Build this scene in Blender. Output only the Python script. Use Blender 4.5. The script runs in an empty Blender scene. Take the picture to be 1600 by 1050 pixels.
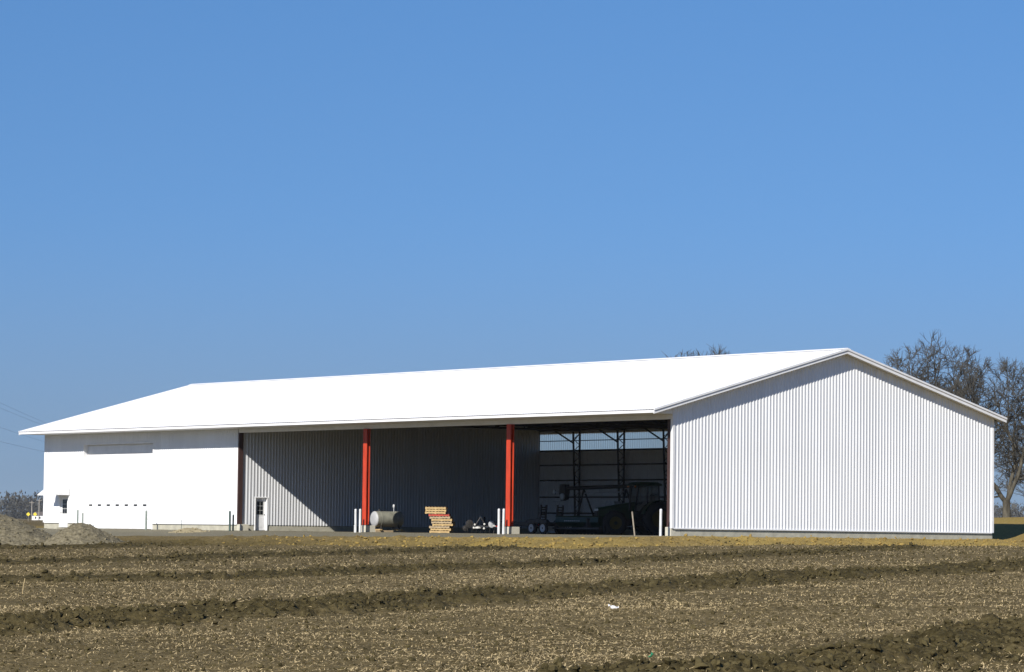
import bpy, math, random
import numpy as np
from mathutils import Vector, Matrix

rnd = random.Random(7)
rng = np.random.default_rng(11)
scene = bpy.context.scene

# ------------------------------------------------------------------ camera
CAM = Vector((125.526, -107.969, 0.0153))
FW = Vector((-0.78863518, 0.61175082, 0.06176968))
RT = Vector((0.61347774, 0.78961562, 0.01233811))
UP = Vector((0.04122646, -0.04762459, 0.99801417))
cd = bpy.data.cameras.new('camera')
cd.lens = 112.265
cd.sensor_width = 36.0
cd.clip_start = 0.5
cd.clip_end = 9000
cam = bpy.data.objects.new('camera', cd)
scene.collection.objects.link(cam)
m = Matrix((RT, UP, -FW)).transposed().to_4x4()
m.translation = CAM
cam.matrix_world = m
scene.camera = cam

# ------------------------------------------------------------------ light
SUN = Vector((1.0, -2.06, 1.43)).normalized()          # towards the sun
EL = math.asin(SUN.z)
w = bpy.data.worlds.new('World')
scene.world = w
w.use_nodes = True
nt = w.node_tree
sky = nt.nodes.new('ShaderNodeTexSky')
sky.sky_type = 'NISHITA'
sky.sun_disc = False
sky.sun_elevation = EL
sky.sun_rotation = math.atan2(SUN.x, SUN.y)
sky.altitude = 200
sky.air_density = 1.0
sky.dust_density = 0.2
sky.ozone_density = 3.0
bg = nt.nodes['Background']
bg.inputs['Strength'].default_value = 0.066
geo = nt.nodes.new('ShaderNodeTexCoord')
mapn = nt.nodes.new('ShaderNodeMapping')
mapn.inputs['Location'].default_value = (0, 0, 0.12)
mapn.inputs['Scale'].default_value = (1, 1, 0.5)
hs = nt.nodes.new('ShaderNodeHueSaturation')
hs.inputs['Saturation'].default_value = 1.3
nt.links.new(geo.outputs['Generated'], mapn.inputs['Vector'])
nt.links.new(mapn.outputs['Vector'], sky.inputs['Vector'])
nt.links.new(sky.outputs['Color'], hs.inputs['Color'])
tint = nt.nodes.new('ShaderNodeMix')
tint.data_type = 'RGBA'
tint.blend_type = 'MULTIPLY'
tint.inputs[0].default_value = 1
tint.inputs[7].default_value = (1.0, .96, 1.12, 1)
nt.links.new(hs.outputs['Color'], tint.inputs[6])
# grey-blue haze that the sky fades into towards the horizon, all round
sepz = nt.nodes.new('ShaderNodeSeparateXYZ')
nt.links.new(geo.outputs['Generated'], sepz.inputs[0])
hzr = nt.nodes.new('ShaderNodeMapRange')
hzr.interpolation_type = 'SMOOTHSTEP'
hzr.inputs['From Min'].default_value = -.01
hzr.inputs['From Max'].default_value = .105
hzr.inputs['To Min'].default_value = .85
hzr.inputs['To Max'].default_value = 0.0
nt.links.new(sepz.outputs['Z'], hzr.inputs['Value'])
hzm = nt.nodes.new('ShaderNodeMix')
hzm.data_type = 'RGBA'
hzm.inputs[7].default_value = (2.75, 3.75, 5.0, 1)
nt.links.new(hzr.outputs[0], hzm.inputs[0])
nt.links.new(tint.outputs[2], hzm.inputs[6])
nt.links.new(hzm.outputs[2], bg.inputs['Color'])

sd = bpy.data.lights.new('sun', 'SUN')
sd.energy = 5.0
sd.angle = math.radians(0.5)
sd.color = (1.0, 0.95, 0.87)
so = bpy.data.objects.new('sun', sd)
scene.collection.objects.link(so)
so.rotation_euler = SUN.to_track_quat('Z', 'Y').to_euler()
so.location = (0, -60, 60)
vs = scene.view_settings
vs.view_transform = 'Standard'
vs.look = 'None'
vs.gamma = 1
vs.use_curve_mapping = False
vs.exposure = 0.35
scene.cycles.max_bounces = 6

# ------------------------------------------------------------------ helpers
C = scene.collection


class MB:
    """collects boxes, tubes and prisms into one mesh"""
    def __init__(s):
        s.v = []
        s.f = []

    def add(s, v, f):
        o = len(s.v)
        s.v += [tuple(p) for p in v]
        s.f += [tuple(i + o for i in q) for q in f]
        return s

    def box(s, x0, x1, y0, y1, z0, z1):
        v = [(x, y, z) for z in (z0, z1) for y in (y0, y1) for x in (x0, x1)]
        return s.add(v, [(0, 2, 3, 1), (4, 5, 7, 6), (0, 1, 5, 4), (2, 6, 7, 3), (0, 4, 6, 2), (1, 3, 7, 5)])

    def bar(s, a, b, w, h=None, up=(0, 0, 1)):
        h = h or w
        a, b = Vector(a), Vector(b)
        d = (b - a).normalized()
        up = Vector(up)
        if abs(d.dot(up)) > .98:
            up = Vector((1, 0, 0))
        x = d.cross(up).normalized() * (w / 2)
        y = x.cross(d).normalized() * (h / 2)
        v = [p + i * x + j * y for p in (a, b) for i, j in ((-1, -1), (1, -1), (1, 1), (-1, 1))]
        return s.add(v, [(3, 2, 1, 0), (4, 5, 6, 7), (0, 1, 5, 4), (1, 2, 6, 5), (2, 3, 7, 6), (3, 0, 4, 7)])

    def tube(s, pts, rad, n=10, caps=True):
        pts = [Vector(p) for p in pts]
        if not hasattr(rad, '__len__'):
            rad = [rad] * len(pts)
        o = len(s.v)
        d0 = (pts[1] - pts[0]).normalized()
        x = d0.cross(Vector((0, 0, 1)))
        if x.length < .05:
            x = d0.cross(Vector((1, 0, 0)))
        x.normalize()
        for i, p in enumerate(pts):
            d = (pts[min(i + 1, len(pts) - 1)] - pts[max(i - 1, 0)]).normalized()
            x = (x - d * x.dot(d)).normalized()
            y = d.cross(x)
            for k in range(n):
                a = 2 * math.pi * k / n
                s.v.append(tuple(p + (x * math.cos(a) + y * math.sin(a)) * rad[i]))
        for i in range(len(pts) - 1):
            for k in range(n):
                a, b = o + i * n + k, o + i * n + (k + 1) % n
                s.f.append((a, b, b + n, a + n))
        if caps:
            s.f.append(tuple(o + k for k in range(n))[::-1])
            s.f.append(tuple(o + (len(pts) - 1) * n + k for k in range(n)))
        return s

    def lathe(s, c, axis, prof, n=20):
        """prof: (distance along axis, radius) pairs"""
        c = Vector(c)
        axis = Vector(axis).normalized()
        x = axis.cross(Vector((0, 0, 1)))
        if x.length < .05:
            x = axis.cross(Vector((1, 0, 0)))
        x.normalize()
        y = axis.cross(x)
        o = len(s.v)
        k = len(prof)
        for t, r in prof:
            for i in range(n):
                a = 2 * math.pi * i / n
                s.v.append(tuple(c + axis * t + (x * math.cos(a) + y * math.sin(a)) * r))
        for j in range(k - 1):
            for i in range(n):
                a, b = o + j * n + i, o + j * n + (i + 1) % n
                s.f.append((a, b, b + n, a + n))
        s.f.append(tuple(o + i for i in range(n))[::-1])
        s.f.append(tuple(o + (k - 1) * n + i for i in range(n)))
        return s

    def prism(s, poly, axis, a0, a1):
        """poly: 2D points in the plane of the two other axes (in xyz order)"""
        def p3(q, t):
            q = list(q)
            q.insert(axis, t)
            return tuple(q)
        n = len(poly)
        v = [p3(q, a0) for q in poly] + [p3(q, a1) for q in poly]
        f = [tuple(range(n))[::-1], tuple(range(n, 2 * n))]
        f += [(i, (i + 1) % n, (i + 1) % n + n, i + n) for i in range(n)]
        return s.add(v, f)

    def mesh(s, name, mat, smooth=False):
        me = bpy.data.meshes.new(name)
        me.from_pydata(s.v, [], s.f)
        import bmesh
        bm = bmesh.new()
        bm.from_mesh(me)
        bmesh.ops.recalc_face_normals(bm, faces=bm.faces)
        bm.to_mesh(me)
        bm.free()
        me.materials.append(mat)
        if smooth:
            me.polygons.foreach_set('use_smooth', [True] * len(me.polygons))
            me.set_sharp_from_angle(angle=math.radians(40))
        return me

    def build(s, name, mat, parent=None, smooth=False):
        return link(name, s.mesh(name, mat, smooth), parent)


def link(name, me, parent=None):
    o = bpy.data.objects.new(name, me)
    C.objects.link(o)
    if parent:
        o.parent = parent
    return o


def tag(o, label=None, cat=None, group=None, kind=None):
    if label: o['label'] = label
    if cat: o['category'] = cat
    if group: o['group'] = group
    if kind: o['kind'] = kind
    return o


def empty(name, loc=(0, 0, 0), rz=0.0):
    o = bpy.data.objects.new(name, None)
    o.empty_display_size = .3
    C.objects.link(o)
    o.location = loc
    o.rotation_euler = (0, 0, rz)
    return o


def copy_tree(o, parent=None):
    c = o.copy()
    C.objects.link(c)
    c.parent = parent
    for ch in list(o.children):
        copy_tree(ch, c)
    return c


def array_mesh(name, V, F, mat, smooth=False):
    """V (n,3) float array, F (m,k) int array"""
    me = bpy.data.meshes.new(name)
    n, (mf, k) = len(V), F.shape
    me.vertices.add(n)
    me.vertices.foreach_set('co', np.ascontiguousarray(V, dtype=np.float32).ravel())
    me.loops.add(mf * k)
    me.loops.foreach_set('vertex_index', np.ascontiguousarray(F, dtype=np.int32).ravel())
    me.polygons.add(mf)
    me.polygons.foreach_set('loop_start', np.arange(0, mf * k, k, dtype=np.int32))
    me.polygons.foreach_set('loop_total', np.full(mf, k, dtype=np.int32))
    me.polygons.foreach_set('use_smooth', np.full(mf, smooth, dtype=bool))
    me.update(calc_edges=True)
    me.materials.append(mat)
    return me


# ------------------------------------------------------------------ materials
def new_mat(name):
    mt = bpy.data.materials.new(name)
    mt.use_nodes = True
    n = mt.node_tree.nodes
    return mt, n, mt.node_tree.links, n['Principled BSDF']


def mat(name, c1, c2=None, rough=.6, scale=4.0, metal=0.0, bump=0.0, stretch=(1, 1, 1), spec=.5, bscale=None):
    mt, n, l, p = new_mat(name)
    c2 = c2 or tuple(min(1, x * .82) for x in c1)
    tc = n.new('ShaderNodeTexCoord')
    mp = n.new('ShaderNodeMapping')
    mp.inputs['Scale'].default_value = stretch
    nz = n.new('ShaderNodeTexNoise')
    nz.inputs['Scale'].default_value = scale
    nz.inputs['Detail'].default_value = 6
    nz.inputs['Roughness'].default_value = .62
    mx = n.new('ShaderNodeMix')
    mx.data_type = 'RGBA'
    mx.inputs[6].default_value = (*c1, 1)
    mx.inputs[7].default_value = (*c2, 1)
    rm = n.new('ShaderNodeMapRange')
    rm.inputs['From Min'].default_value = .35
    rm.inputs['From Max'].default_value = .68
    l.new(tc.outputs['Object'], mp.inputs['Vector'])
    l.new(mp.outputs['Vector'], nz.inputs['Vector'])
    l.new(nz.outputs['Fac'], rm.inputs['Value'])
    l.new(rm.outputs['Result'], mx.inputs[0])
    l.new(mx.outputs[2], p.inputs['Base Color'])
    p.inputs['Roughness'].default_value = rough
    p.inputs['Metallic'].default_value = metal
    p.inputs['Specular IOR Level'].default_value = spec
    if bump:
        b = n.new('ShaderNodeBump')
        b.inputs['Strength'].default_value = 1
        b.inputs['Distance'].default_value = bump
        nb = n.new('ShaderNodeTexNoise')
        nb.inputs['Scale'].default_value = bscale or scale * 3
        nb.inputs['Detail'].default_value = 6
        l.new(mp.outputs['Vector'], nb.inputs['Vector'])
        l.new(nb.outputs['Fac'], b.inputs['Height'])
        l.new(b.outputs['Normal'], p.inputs['Normal'])
    return mt


M = {}
M['steel'] = mat('white_steel', (.80, .81, .82), (.72, .73, .74), .42, .6, stretch=(1, 1, .25), bump=.0012, bscale=1.3)
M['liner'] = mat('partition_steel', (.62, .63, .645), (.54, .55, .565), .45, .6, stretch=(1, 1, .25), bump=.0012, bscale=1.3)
M['roof'] = mat('roof_steel', (.82, .82, .82), (.76, .765, .77), .45, .35, bump=.001, bscale=.9)
M['trim'] = mat('white_trim', (.80, .80, .80), (.70, .70, .70), .45, 1.5)
M['inner'] = mat('unpainted_inner_steel', (.66, .67, .67), (.55, .56, .56), .5, .8)
M['deck'] = mat('ceiling_shade_brown', (.09, .075, .06), (.05, .042, .035), .8, 2)  # ceiling shade put into the colour, pale steel would bounce light
M['timber'] = mat('framing_timber', (.20, .14, .085), (.12, .085, .05), .8, 5, stretch=(1, 1, .2))
M['girt'] = mat('dark_girt', (.07, .055, .045), (.04, .034, .03), .8, 5)
M['darksteel'] = mat('dark_primer_steel', (.035, .032, .03), (.02, .02, .02), .55, 6)
M['red'] = mat('red_paint', (.56, .055, .018), (.36, .036, .014), .5, 2.6, stretch=(1, 1, .3), bump=.001)
M['post'] = mat('dark_red_brown_post', (.055, .026, .021), (.038, .019, .016), .6, 3, stretch=(1, 1, .3))  # dark red-brown coat, much darker than the columns
M['conc'] = mat('concrete', (.46, .44, .35), (.33, .315, .25), .85, 2.2, bump=.004, bscale=25)
M['concg'] = mat('concrete_pale', (.55, .52, .42), (.42, .40, .32), .85, 3, bump=.004, bscale=25)
M['bollard'] = mat('white_bollard_paint', (.62, .63, .63), (.48, .48, .46), .5, 5, stretch=(1, 1, .4))
M['gpost'] = mat('galvanised_post', (.20, .24, .21), (.13, .16, .14), .55, 6)
M['dkpost'] = mat('dark_green_post', (.05, .085, .07), (.03, .05, .045), .55, 6)
M['tank'] = mat('tank_grey_paint', (.235, .232, .185), (.15, .148, .12), .5, 3, bump=.002)
M['tankend'] = mat('tank_end_grey', (.42, .42, .42), (.30, .30, .30), .5, 3)
M['wood'] = mat('pallet_wood', (.52, .37, .17), (.34, .23, .10), .8, 6, stretch=(.4, 4, 4))
M['wood2'] = mat('pallet_wood_grey', (.42, .32, .19), (.25, .19, .12), .8, 6, stretch=(.4, 4, 4))
M['redwood'] = mat('red_painted_pallet', (.48, .06, .03), (.30, .05, .03), .7, 6)
M['stake'] = mat('grey_stake_wood', (.42, .36, .28), (.28, .24, .18), .8, 8)
M['tyre'] = mat('tyre_rubber', (.022, .022, .022), (.035, .033, .03), .8, 8, bump=.004)
M['rim'] = mat('pale_rim', (.50, .52, .54), (.38, .39, .41), .45, 6)
M['rimy'] = mat('yellow_rim', (.13, .09, .012), (.09, .06, .01), .5, 6)
M['green'] = mat('dark_green_paint', (.010, .040, .014), (.007, .028, .010), .35, 3)
M['greenl'] = mat('green_box_paint', (.006, .034, .018), (.005, .022, .012), .45, 3)
M['black'] = mat('black_paint', (.018, .018, .02), (.03, .03, .03), .5, 4)
M['pale'] = mat('pale_grey_paint', (.5, .51, .5), (.36, .36, .36), .5, 5)
M['amber'] = mat('amber_lens', (.6, .2, .02), (.5, .15, .02), .3, 5)
M['lamp'] = mat('headlamp_glass', (.85, .86, .88), (.8, .8, .8), .12, 5)
M['white'] = mat('white_plastic', (.58, .58, .56), (.42, .42, .40), .4, 5)
M['redp'] = mat('red_plastic', (.62, .04, .03), (.5, .03, .025), .4, 5)
M['yellow'] = mat('yellow_sign', (.75, .60, .04), (.65, .5, .04), .5, 5)
M['litter'] = mat('white_litter', (.80, .80, .80), (.65, .65, .64), .6, 20)
M['greenp'] = mat('green_scrap', (.02, .22, .10), (.02, .15, .07), .5, 20)
M['bark'] = mat('oak_bark', (.105, .095, .072), (.036, .032, .025), .9, 3.5, stretch=(1, 1, .35), bump=.02, bscale=6)
M['twig'] = mat('oak_twigs', (.098, .092, .079), (.052, .049, .042), .9, 3)
M['farwood'] = mat('far_wood', (.085, .08, .065), (.05, .052, .05), .95, .05)
M['wire'] = mat('wire_aluminium', (.12, .12, .13), (.10, .10, .11), .5, 5)
M['polew'] = mat('utility_pole_wood', (.34, .31, .27), (.25, .23, .2), .85, 2)
M['gravel'] = mat('gravel_heap', (.215, .186, .120), (.085, .073, .045), .92, 5.5, bump=.05, bscale=9)
M['sand'] = mat('sand_heap', (.34, .29, .18), (.24, .20, .12), .9, 5, bump=.03, bscale=10)
M['straw'] = mat('straw', (.58, .455, .25), (.13, .098, .047), .85, 16)
M['clod'] = mat('dark_soil_clod', (.040, .032, .014), (.098, .079, .036), .95, 1.6, bump=.01, bscale=40)
M['clayclod'] = mat('clay_clod', (.30, .215, .065), (.19, .13, .045), .95, 1.2, bump=.01, bscale=30)
M['roofred'] = mat('farmhouse_roof', (.12, .10, .09), (.08, .07, .06), .8, 2)

for k_ in ('clod', 'clayclod', 'straw', 'gravel', 'sand', 'farwood', 'bark', 'twig'):
    M[k_].node_tree.nodes['Principled BSDF'].inputs['Specular IOR Level'].default_value = .06

for k_ in ('steel', 'liner', 'roof'):
    nd_, lk_ = M[k_].node_tree.nodes, M[k_].node_tree.links
    pr_ = nd_['Principled BSDF']
    src_ = pr_.inputs['Base Color'].links[0].from_socket
    oi_ = nd_.new('ShaderNodeObjectInfo')
    r_ = nd_.new('ShaderNodeMapRange')
    r_.inputs['To Min'].default_value = .94
    r_.inputs['To Max'].default_value = 1.0
    lk_.new(oi_.outputs['Random'], r_.inputs['Value'])
    vm_ = nd_.new('ShaderNodeVectorMath')
    vm_.operation = 'SCALE'
    lk_.new(src_, vm_.inputs[0])
    lk_.new(r_.outputs[0], vm_.inputs['Scale'])
    lk_.new(vm_.outputs[0], pr_.inputs['Base Color'])

mt, n, l, p = new_mat('window_glass')
p.inputs['Base Color'].default_value = (.012, .014, .016, 1)
p.inputs['Roughness'].default_value = .06
M['glass'] = mt
mt, n, l, p = new_mat('cab_glass')
p.inputs['Base Color'].default_value = (.75, .85, .9, 1)
p.inputs['Roughness'].default_value = .05
tr = n.new('ShaderNodeBsdfTransparent')
tr.inputs['Color'].default_value = (.55, .66, .70, 1)
gl = n.new('ShaderNodeBsdfGlossy')
gl.inputs['Roughness'].default_value = .05
mx = n.new('ShaderNodeMixShader')
mx.inputs[0].default_value = .35
l.new(tr.outputs[0], mx.inputs[1]); l.new(gl.outputs[0], mx.inputs[2])
l.new(mx.outputs[0], n['Material Output'].inputs['Surface'])
M['cabglass'] = mt
mt, n, l, p = new_mat('fibreglass_light_panel')
tl = n.new('ShaderNodeBsdfTranslucent')
tl.inputs['Color'].default_value = (.86, .88, .88, 1)
tr = n.new('ShaderNodeBsdfRefraction')
tr.inputs['Roughness'].default_value = .45
tr.inputs['IOR'].default_value = 1.12
tr.inputs['Color'].default_value = (1.0, .94, .82, 1)
mx = n.new('ShaderNodeMixShader')
nz = n.new('ShaderNodeTexNoise'); nz.inputs['Scale'].default_value = .7
rm = n.new('ShaderNodeMapRange')
rm.inputs['To Min'].default_value = .90; rm.inputs['To Max'].default_value = .97
l.new(nz.outputs['Fac'], rm.inputs['Value']); l.new(rm.outputs[0], mx.inputs[0])
l.new(tl.outputs[0], mx.inputs[1]); l.new(tr.outputs[0], mx.inputs[2])
l.new(mx.outputs[0], n['Material Output'].inputs['Surface'])
M['light'] = mt


def ground_material():
    mt, n, l, p = new_mat('ground_soil')
    tc = n.new('ShaderNodeTexCoord')

    def noise(scale, detail=5, rough=.6, stretch=None):
        nz = n.new('ShaderNodeTexNoise')
        nz.inputs['Scale'].default_value = scale
        nz.inputs['Detail'].default_value = detail
        nz.inputs['Roughness'].default_value = rough
        if stretch:
            mp = n.new('ShaderNodeMapping')
            mp.inputs['Scale'].default_value = stretch
            l.new(tc.outputs['Object'], mp.inputs['Vector'])
            l.new(mp.outputs['Vector'], nz.inputs['Vector'])
        else:
            l.new(tc.outputs['Object'], nz.inputs['Vector'])
        return nz.outputs['Fac']

    def ramp(fac, a, b):
        r = n.new('ShaderNodeMapRange')
        r.inputs['From Min'].default_value = a
        r.inputs['From Max'].default_value = b
        l.new(fac, r.inputs['Value'])
        return r.outputs['Result']

    def mix(fac, a, b):
        x = n.new('ShaderNodeMix')
        x.data_type = 'RGBA'
        l.new(fac, x.inputs[0])
        for i, c in ((6, a), (7, b)):
            if isinstance(c, tuple):
                x.inputs[i].default_value = (*c, 1)
            else:
                l.new(c, x.inputs[i])
        return x.outputs[2]

    def attr(nm):
        a = n.new('ShaderNodeAttribute')
        a.attribute_name = nm
        return a.outputs['Fac']

    big = ramp(noise(.12, 4), .35, .65)
    fine = ramp(noise(7, 7, .7), .36, .66)
    grit = ramp(noise(30, 4, .7), .38, .64)
    field = mix(fine, mix(big, (.056, .043, .019), (.084, .064, .029)), mix(big, (.160, .122, .057), (.204, .156, .075)))
    field = mix(ramp(noise(17, 3, .7), .60, .70), field, (.34, .265, .14))
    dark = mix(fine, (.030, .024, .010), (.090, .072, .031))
    clay = mix(fine, mix(big, (.25, .175, .045), (.19, .13, .045)), mix(big, (.40, .29, .085), (.31, .225, .08)))
    grav = mix(grit, mix(big, (.135, .122, .085), (.16, .142, .098)), (.225, .205, .145))
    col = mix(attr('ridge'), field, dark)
    col = mix(attr('clay'), col, clay)
    col = mix(attr('gravel'), col, grav)
    l.new(col, p.inputs['Base Color'])
    p.inputs['Roughness'].default_value = .95
    p.inputs['Specular IOR Level'].default_value = .03
    b = n.new('ShaderNodeBump')
    b.inputs['Distance'].default_value = .035
    b.inputs['Strength'].default_value = .9
    l.new(noise(11, 6, .7), b.inputs['Height'])
    l.new(b.outputs['Normal'], p.inputs['Normal'])
    return mt


M['ground'] = ground_material()

# ------------------------------------------------------------------ barn dimensions (metres)
B = 13.7125                 # open bay
W = 23.76                   # depth, front to back
HE, FH, HR = 6.31, .18, 10.175
LS = 23.99
XP = -3 * B                 # partition
XL = XP - LS                # far end
OE, OG, OB = 1.74, .551, .48
HF = .39
SL = (HR - HE - FH) / (W / 2 + OE)


def roof_z(y):
    return HR - SL * abs(y - W / 2)


# ------------------------------------------------------------------ terrain
F2 = np.array([-0.79014401, 0.61292124])
R2 = np.array([0.61292124, 0.79014401])
C2 = np.array([CAM.x, CAM.y])


def uv_xy(u, v):
    return C2[0] + R2[0] * u + F2[0] * v, C2[1] + R2[1] * u + F2[1] * v


def hash2(ix, iy, seed):
    h = (ix * 374761393 + iy * 668265263 + seed * 974634541) & 0xFFFFFFFF
    h = ((h ^ (h >> 13)) * 1274126177) & 0xFFFFFFFF
    return ((h ^ (h >> 16)) & 0xFFFF) / 65535.0


def vnoise(x, y, seed=0):
    ix = np.floor(x).astype(np.int64)
    iy = np.floor(y).astype(np.int64)
    fx, fy = x - ix, y - iy
    fx = fx * fx * (3 - 2 * fx)
    fy = fy * fy * (3 - 2 * fy)
    a = hash2(ix, iy, seed) * (1 - fx) + hash2(ix + 1, iy, seed) * fx
    b = hash2(ix, iy + 1, seed) * (1 - fx) + hash2(ix + 1, iy + 1, seed) * fx
    return a * (1 - fy) + b * fy - .5


def sstep(t):
    t = np.clip(t, 0, 1)
    return t * t * (3 - 2 * t)


RIDGES = [  # (u, v) polyline, half width, height
    ([(-14, 42), (-8.3, 52.5), (-4.7, 59.4), (-2.5, 64.5), (.1, 70), (3.1, 75.4), (6.8, 83.8), (10.9, 89.9), (16.2, 101), (26, 122)], 1.9, .13),
    ([(-24, 74), (-13.5, 85.2), (-7.2, 91.2), (-3.8, 98.5), (.1, 103.5), (4.7, 114.2), (10, 124.2), (17.2, 142)], 1.6, .12),
    ([(-30, 107), (-18.7, 117.9), (-14.5, 121.9), (-10.7, 131), (-5.3, 138.5), (.1, 147)], 1.5, .12),
    ([(-2.6, 26), (2.3, 35.5), (3.8, 38.5), (5.8, 43), (8.4, 48.3), (13.4, 57.5), (20.4, 70.5)], 1.45, .12),
    ([(-36, 158), (-26.2, 162), (-21.3, 168), (-18.2, 178)], 1.5, .15),
]


def ridge_mask(u, v):
    """0..1 strength and height of the turned-up soil"""
    best = np.zeros_like(u)
    hh = np.zeros_like(u)
    brk = vnoise(u * 2.3, v * .9, 33) * 1.1 + vnoise(u * 5.5, v * 2.2, 34) * .8
    wob = vnoise(u * .45, v * .18, 31) * 1.1 + vnoise(u * 1.6, v * .5, 32) * .5
    for pts, hw, h in RIDGES:
        d = np.full_like(u, 1e9)
        for (a0, b0), (a1, b1) in zip(pts[:-1], pts[1:]):
            dx, dy = a1 - a0, b1 - b0
            t = np.clip(((u - a0) * dx + (v - b0) * dy) / (dx * dx + dy * dy), 0, 1)
            d = np.minimum(d, np.hypot(u - a0 - t * dx, v - b0 - t * dy))
        d = d + wob * .55
        mk = sstep((hw * 1.3 - d + brk) / (hw * .85))
        best = np.maximum(best, mk)
        hh = np.maximum(hh, h * np.exp(-(d / (hw * .8)) ** 2))
    return best, hh


def masks(x, y):
    u = (x - C2[0]) * R2[0] + (y - C2[1]) * R2[1]
    v = (x - C2[0]) * F2[0] + (y - C2[1]) * F2[1]
    # yard: how far inside the graded pad
    ye = -(7.0 + 6.0 * np.clip(-x / -XL, 0, 1))
    ef = y - ye
    er = 1.2 - x
    el = x - (XL - 14)
    ins = np.minimum(np.minimum(ef, er), el)
    return u, v, ins, ye


def height(x, y, detail=True):
    u, v, ins, ye = masks(x, y)
    plane = -1.887 + .00776 * np.clip(v, -100, 400) + .0189 * np.clip(u, -60, 60)
    cap = -.42
    f = cap + np.where(plane < cap, plane - cap, .08 * np.tanh((plane - cap) * 3))
    lx = np.clip(-x / -XL, 0, 1)
    pad = -(.14 + .48 * lx) * np.clip(y / ye, 0, 1) ** 1.15
    t = sstep(-ins / 5.5)
    z = pad * (1 - t) + f * t
    # bank behind the barn, and the far land
    bk = y - W
    bank = 1.15 * sstep((bk - .8) / 11) + .75 * sstep((bk - 8) / 34)
    bank *= sstep((x + 75) / 60) * .75 + .25
    side = sstep((x - 4) / 30)
    bank *= 1 - side * .35
    z = z + bank
    far = np.clip(v - 300, 0, None)
    z = z + .0034 * far + .004 * np.clip(u, -400, 400) * sstep((v - 300) / 600)
    z = z + vnoise(x * .01, y * .01, 91) * 2.2 * sstep((v - 420) / 500)
    if not detail:
        return z
    rm_, rh = ridge_mask(u, v)
    out = sstep((-ins - .3) / 3.0)          # 1 in the field
    bankz = sstep((-ins) / .8) * (1 - sstep((-ins - 5) / 3))
    rough = .035 * vnoise(x * 1.3, y * 1.3, 1) + .030 * vnoise(x * 4.1, y * 4.1, 2) + .045 * vnoise(x * 9.3, y * 9.3, 3)
    clod = .10 * vnoise(x * 1.3, y * 1.9, 4) + .15 * vnoise(x * 4.7, y * 4.7, 5) + .14 * vnoise(x * 10.7, y * 10.7, 6)
    lum = .10 * vnoise(x * .21, y * .21, 7) + .05 * vnoise(x * .6, y * .6, 8)
    nearf = sstep((260 - v) / 60)
    z = z + nearf * out * (rough + lum * .8 + rm_ * (rh + clod * 1.05))
    z = z + nearf * bankz * (.12 * vnoise(x * 1.1, y * 1.1, 9) + .16 * vnoise(x * 2.6, y * 2.6, 10) + .08 * vnoise(x * 6, y * 6, 12))
    z = z + (1 - out) * .02 * vnoise(x * 1.2, y * 1.2, 11)
    return z


def spaced(segs, grow, limit):
    a = [segs[0][0]]
    for s0, s1, d in segs:
        k = max(1, int(round((s1 - s0) / d)))
        a += list(s0 + (s1 - s0) * (np.arange(1, k + 1) / k))
    d = segs[-1][2]
    while a[-1] < limit:
        d *= grow
        a.append(a[-1] + d)
    return np.array(a)


vv = spaced([(20, 62, .13), (62, 104, .26), (104, 268, .5)], 1.13, 5200)
vv = np.concatenate([[-400, -120, -40, -12, 0, 6, 10, 14, 17], vv])
up_ = spaced([(0, 9, .065), (9, 18, .15), (18, 50, .5)], 1.16, 3600)
uu = np.concatenate([-up_[:0:-1], up_])
VG, UG = np.meshgrid(vv, uu, indexing='ij')
XG, YG = uv_xy(UG, VG)
ZG = height(XG.ravel(), YG.ravel()).reshape(XG.shape)
nr, nc = XG.shape
idx = np.arange(nr * nc).reshape(nr, nc)
quads = np.stack([idx[:-1, :-1], idx[:-1, 1:], idx[1:, 1:], idx[1:, :-1]], -1).reshape(-1, 4)
PT = np.stack([XG.ravel(), YG.ravel(), ZG.ravel()], -1)
fc = PT[quads].mean(1)
u_, v_, ins_, ye_ = masks(PT[:, 0], PT[:, 1])
rmk, _ = ridge_mask(u_, v_)
edge_n = vnoise(PT[:, 0] * .5, PT[:, 1] * .5, 21) * 2.2 + vnoise(PT[:, 0] * 1.9, PT[:, 1] * 1.9, 22) * 1.1
rightw = .12 + .88 * sstep((u_ + 20) / 26)
a_gravel = sstep((ins_ + edge_n * .45 + .4) / .9) * (1 - sstep((PT[:, 1] - W - .4) / .5))
clayband = sstep((-ins_ + .9) / .8) * (1 - sstep((-ins_ - 5.6 + edge_n * 1.6) / 1.6))
behind = sstep((PT[:, 1] - W - .2) / .8) * (1 - sstep((v_ - 300) / 60)) * .8
a_clay = np.clip(np.maximum(clayband * rightw * (.75 + .5 * edge_n * .4), behind), 0, 1)
a_ridge = rmk * sstep((-ins_ - 1.0) / 2.5) * (.86 + .28 * vnoise(PT[:, 0] * .7, PT[:, 1] * .7, 23))
dark_floor = sstep((PT[:, 1] - .5) / .8) * sstep((-PT[:, 0] - .3) / .5) * sstep((W - .2 - PT[:, 1]) / .5)  # floor inside the shed, coloured dark to cut bounce light
a_gravel = a_gravel * (1 - .9 * dark_floor)
a_clay = a_clay * (1 - dark_floor)
a_ridge = np.maximum(a_ridge, dark_floor)
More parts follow.
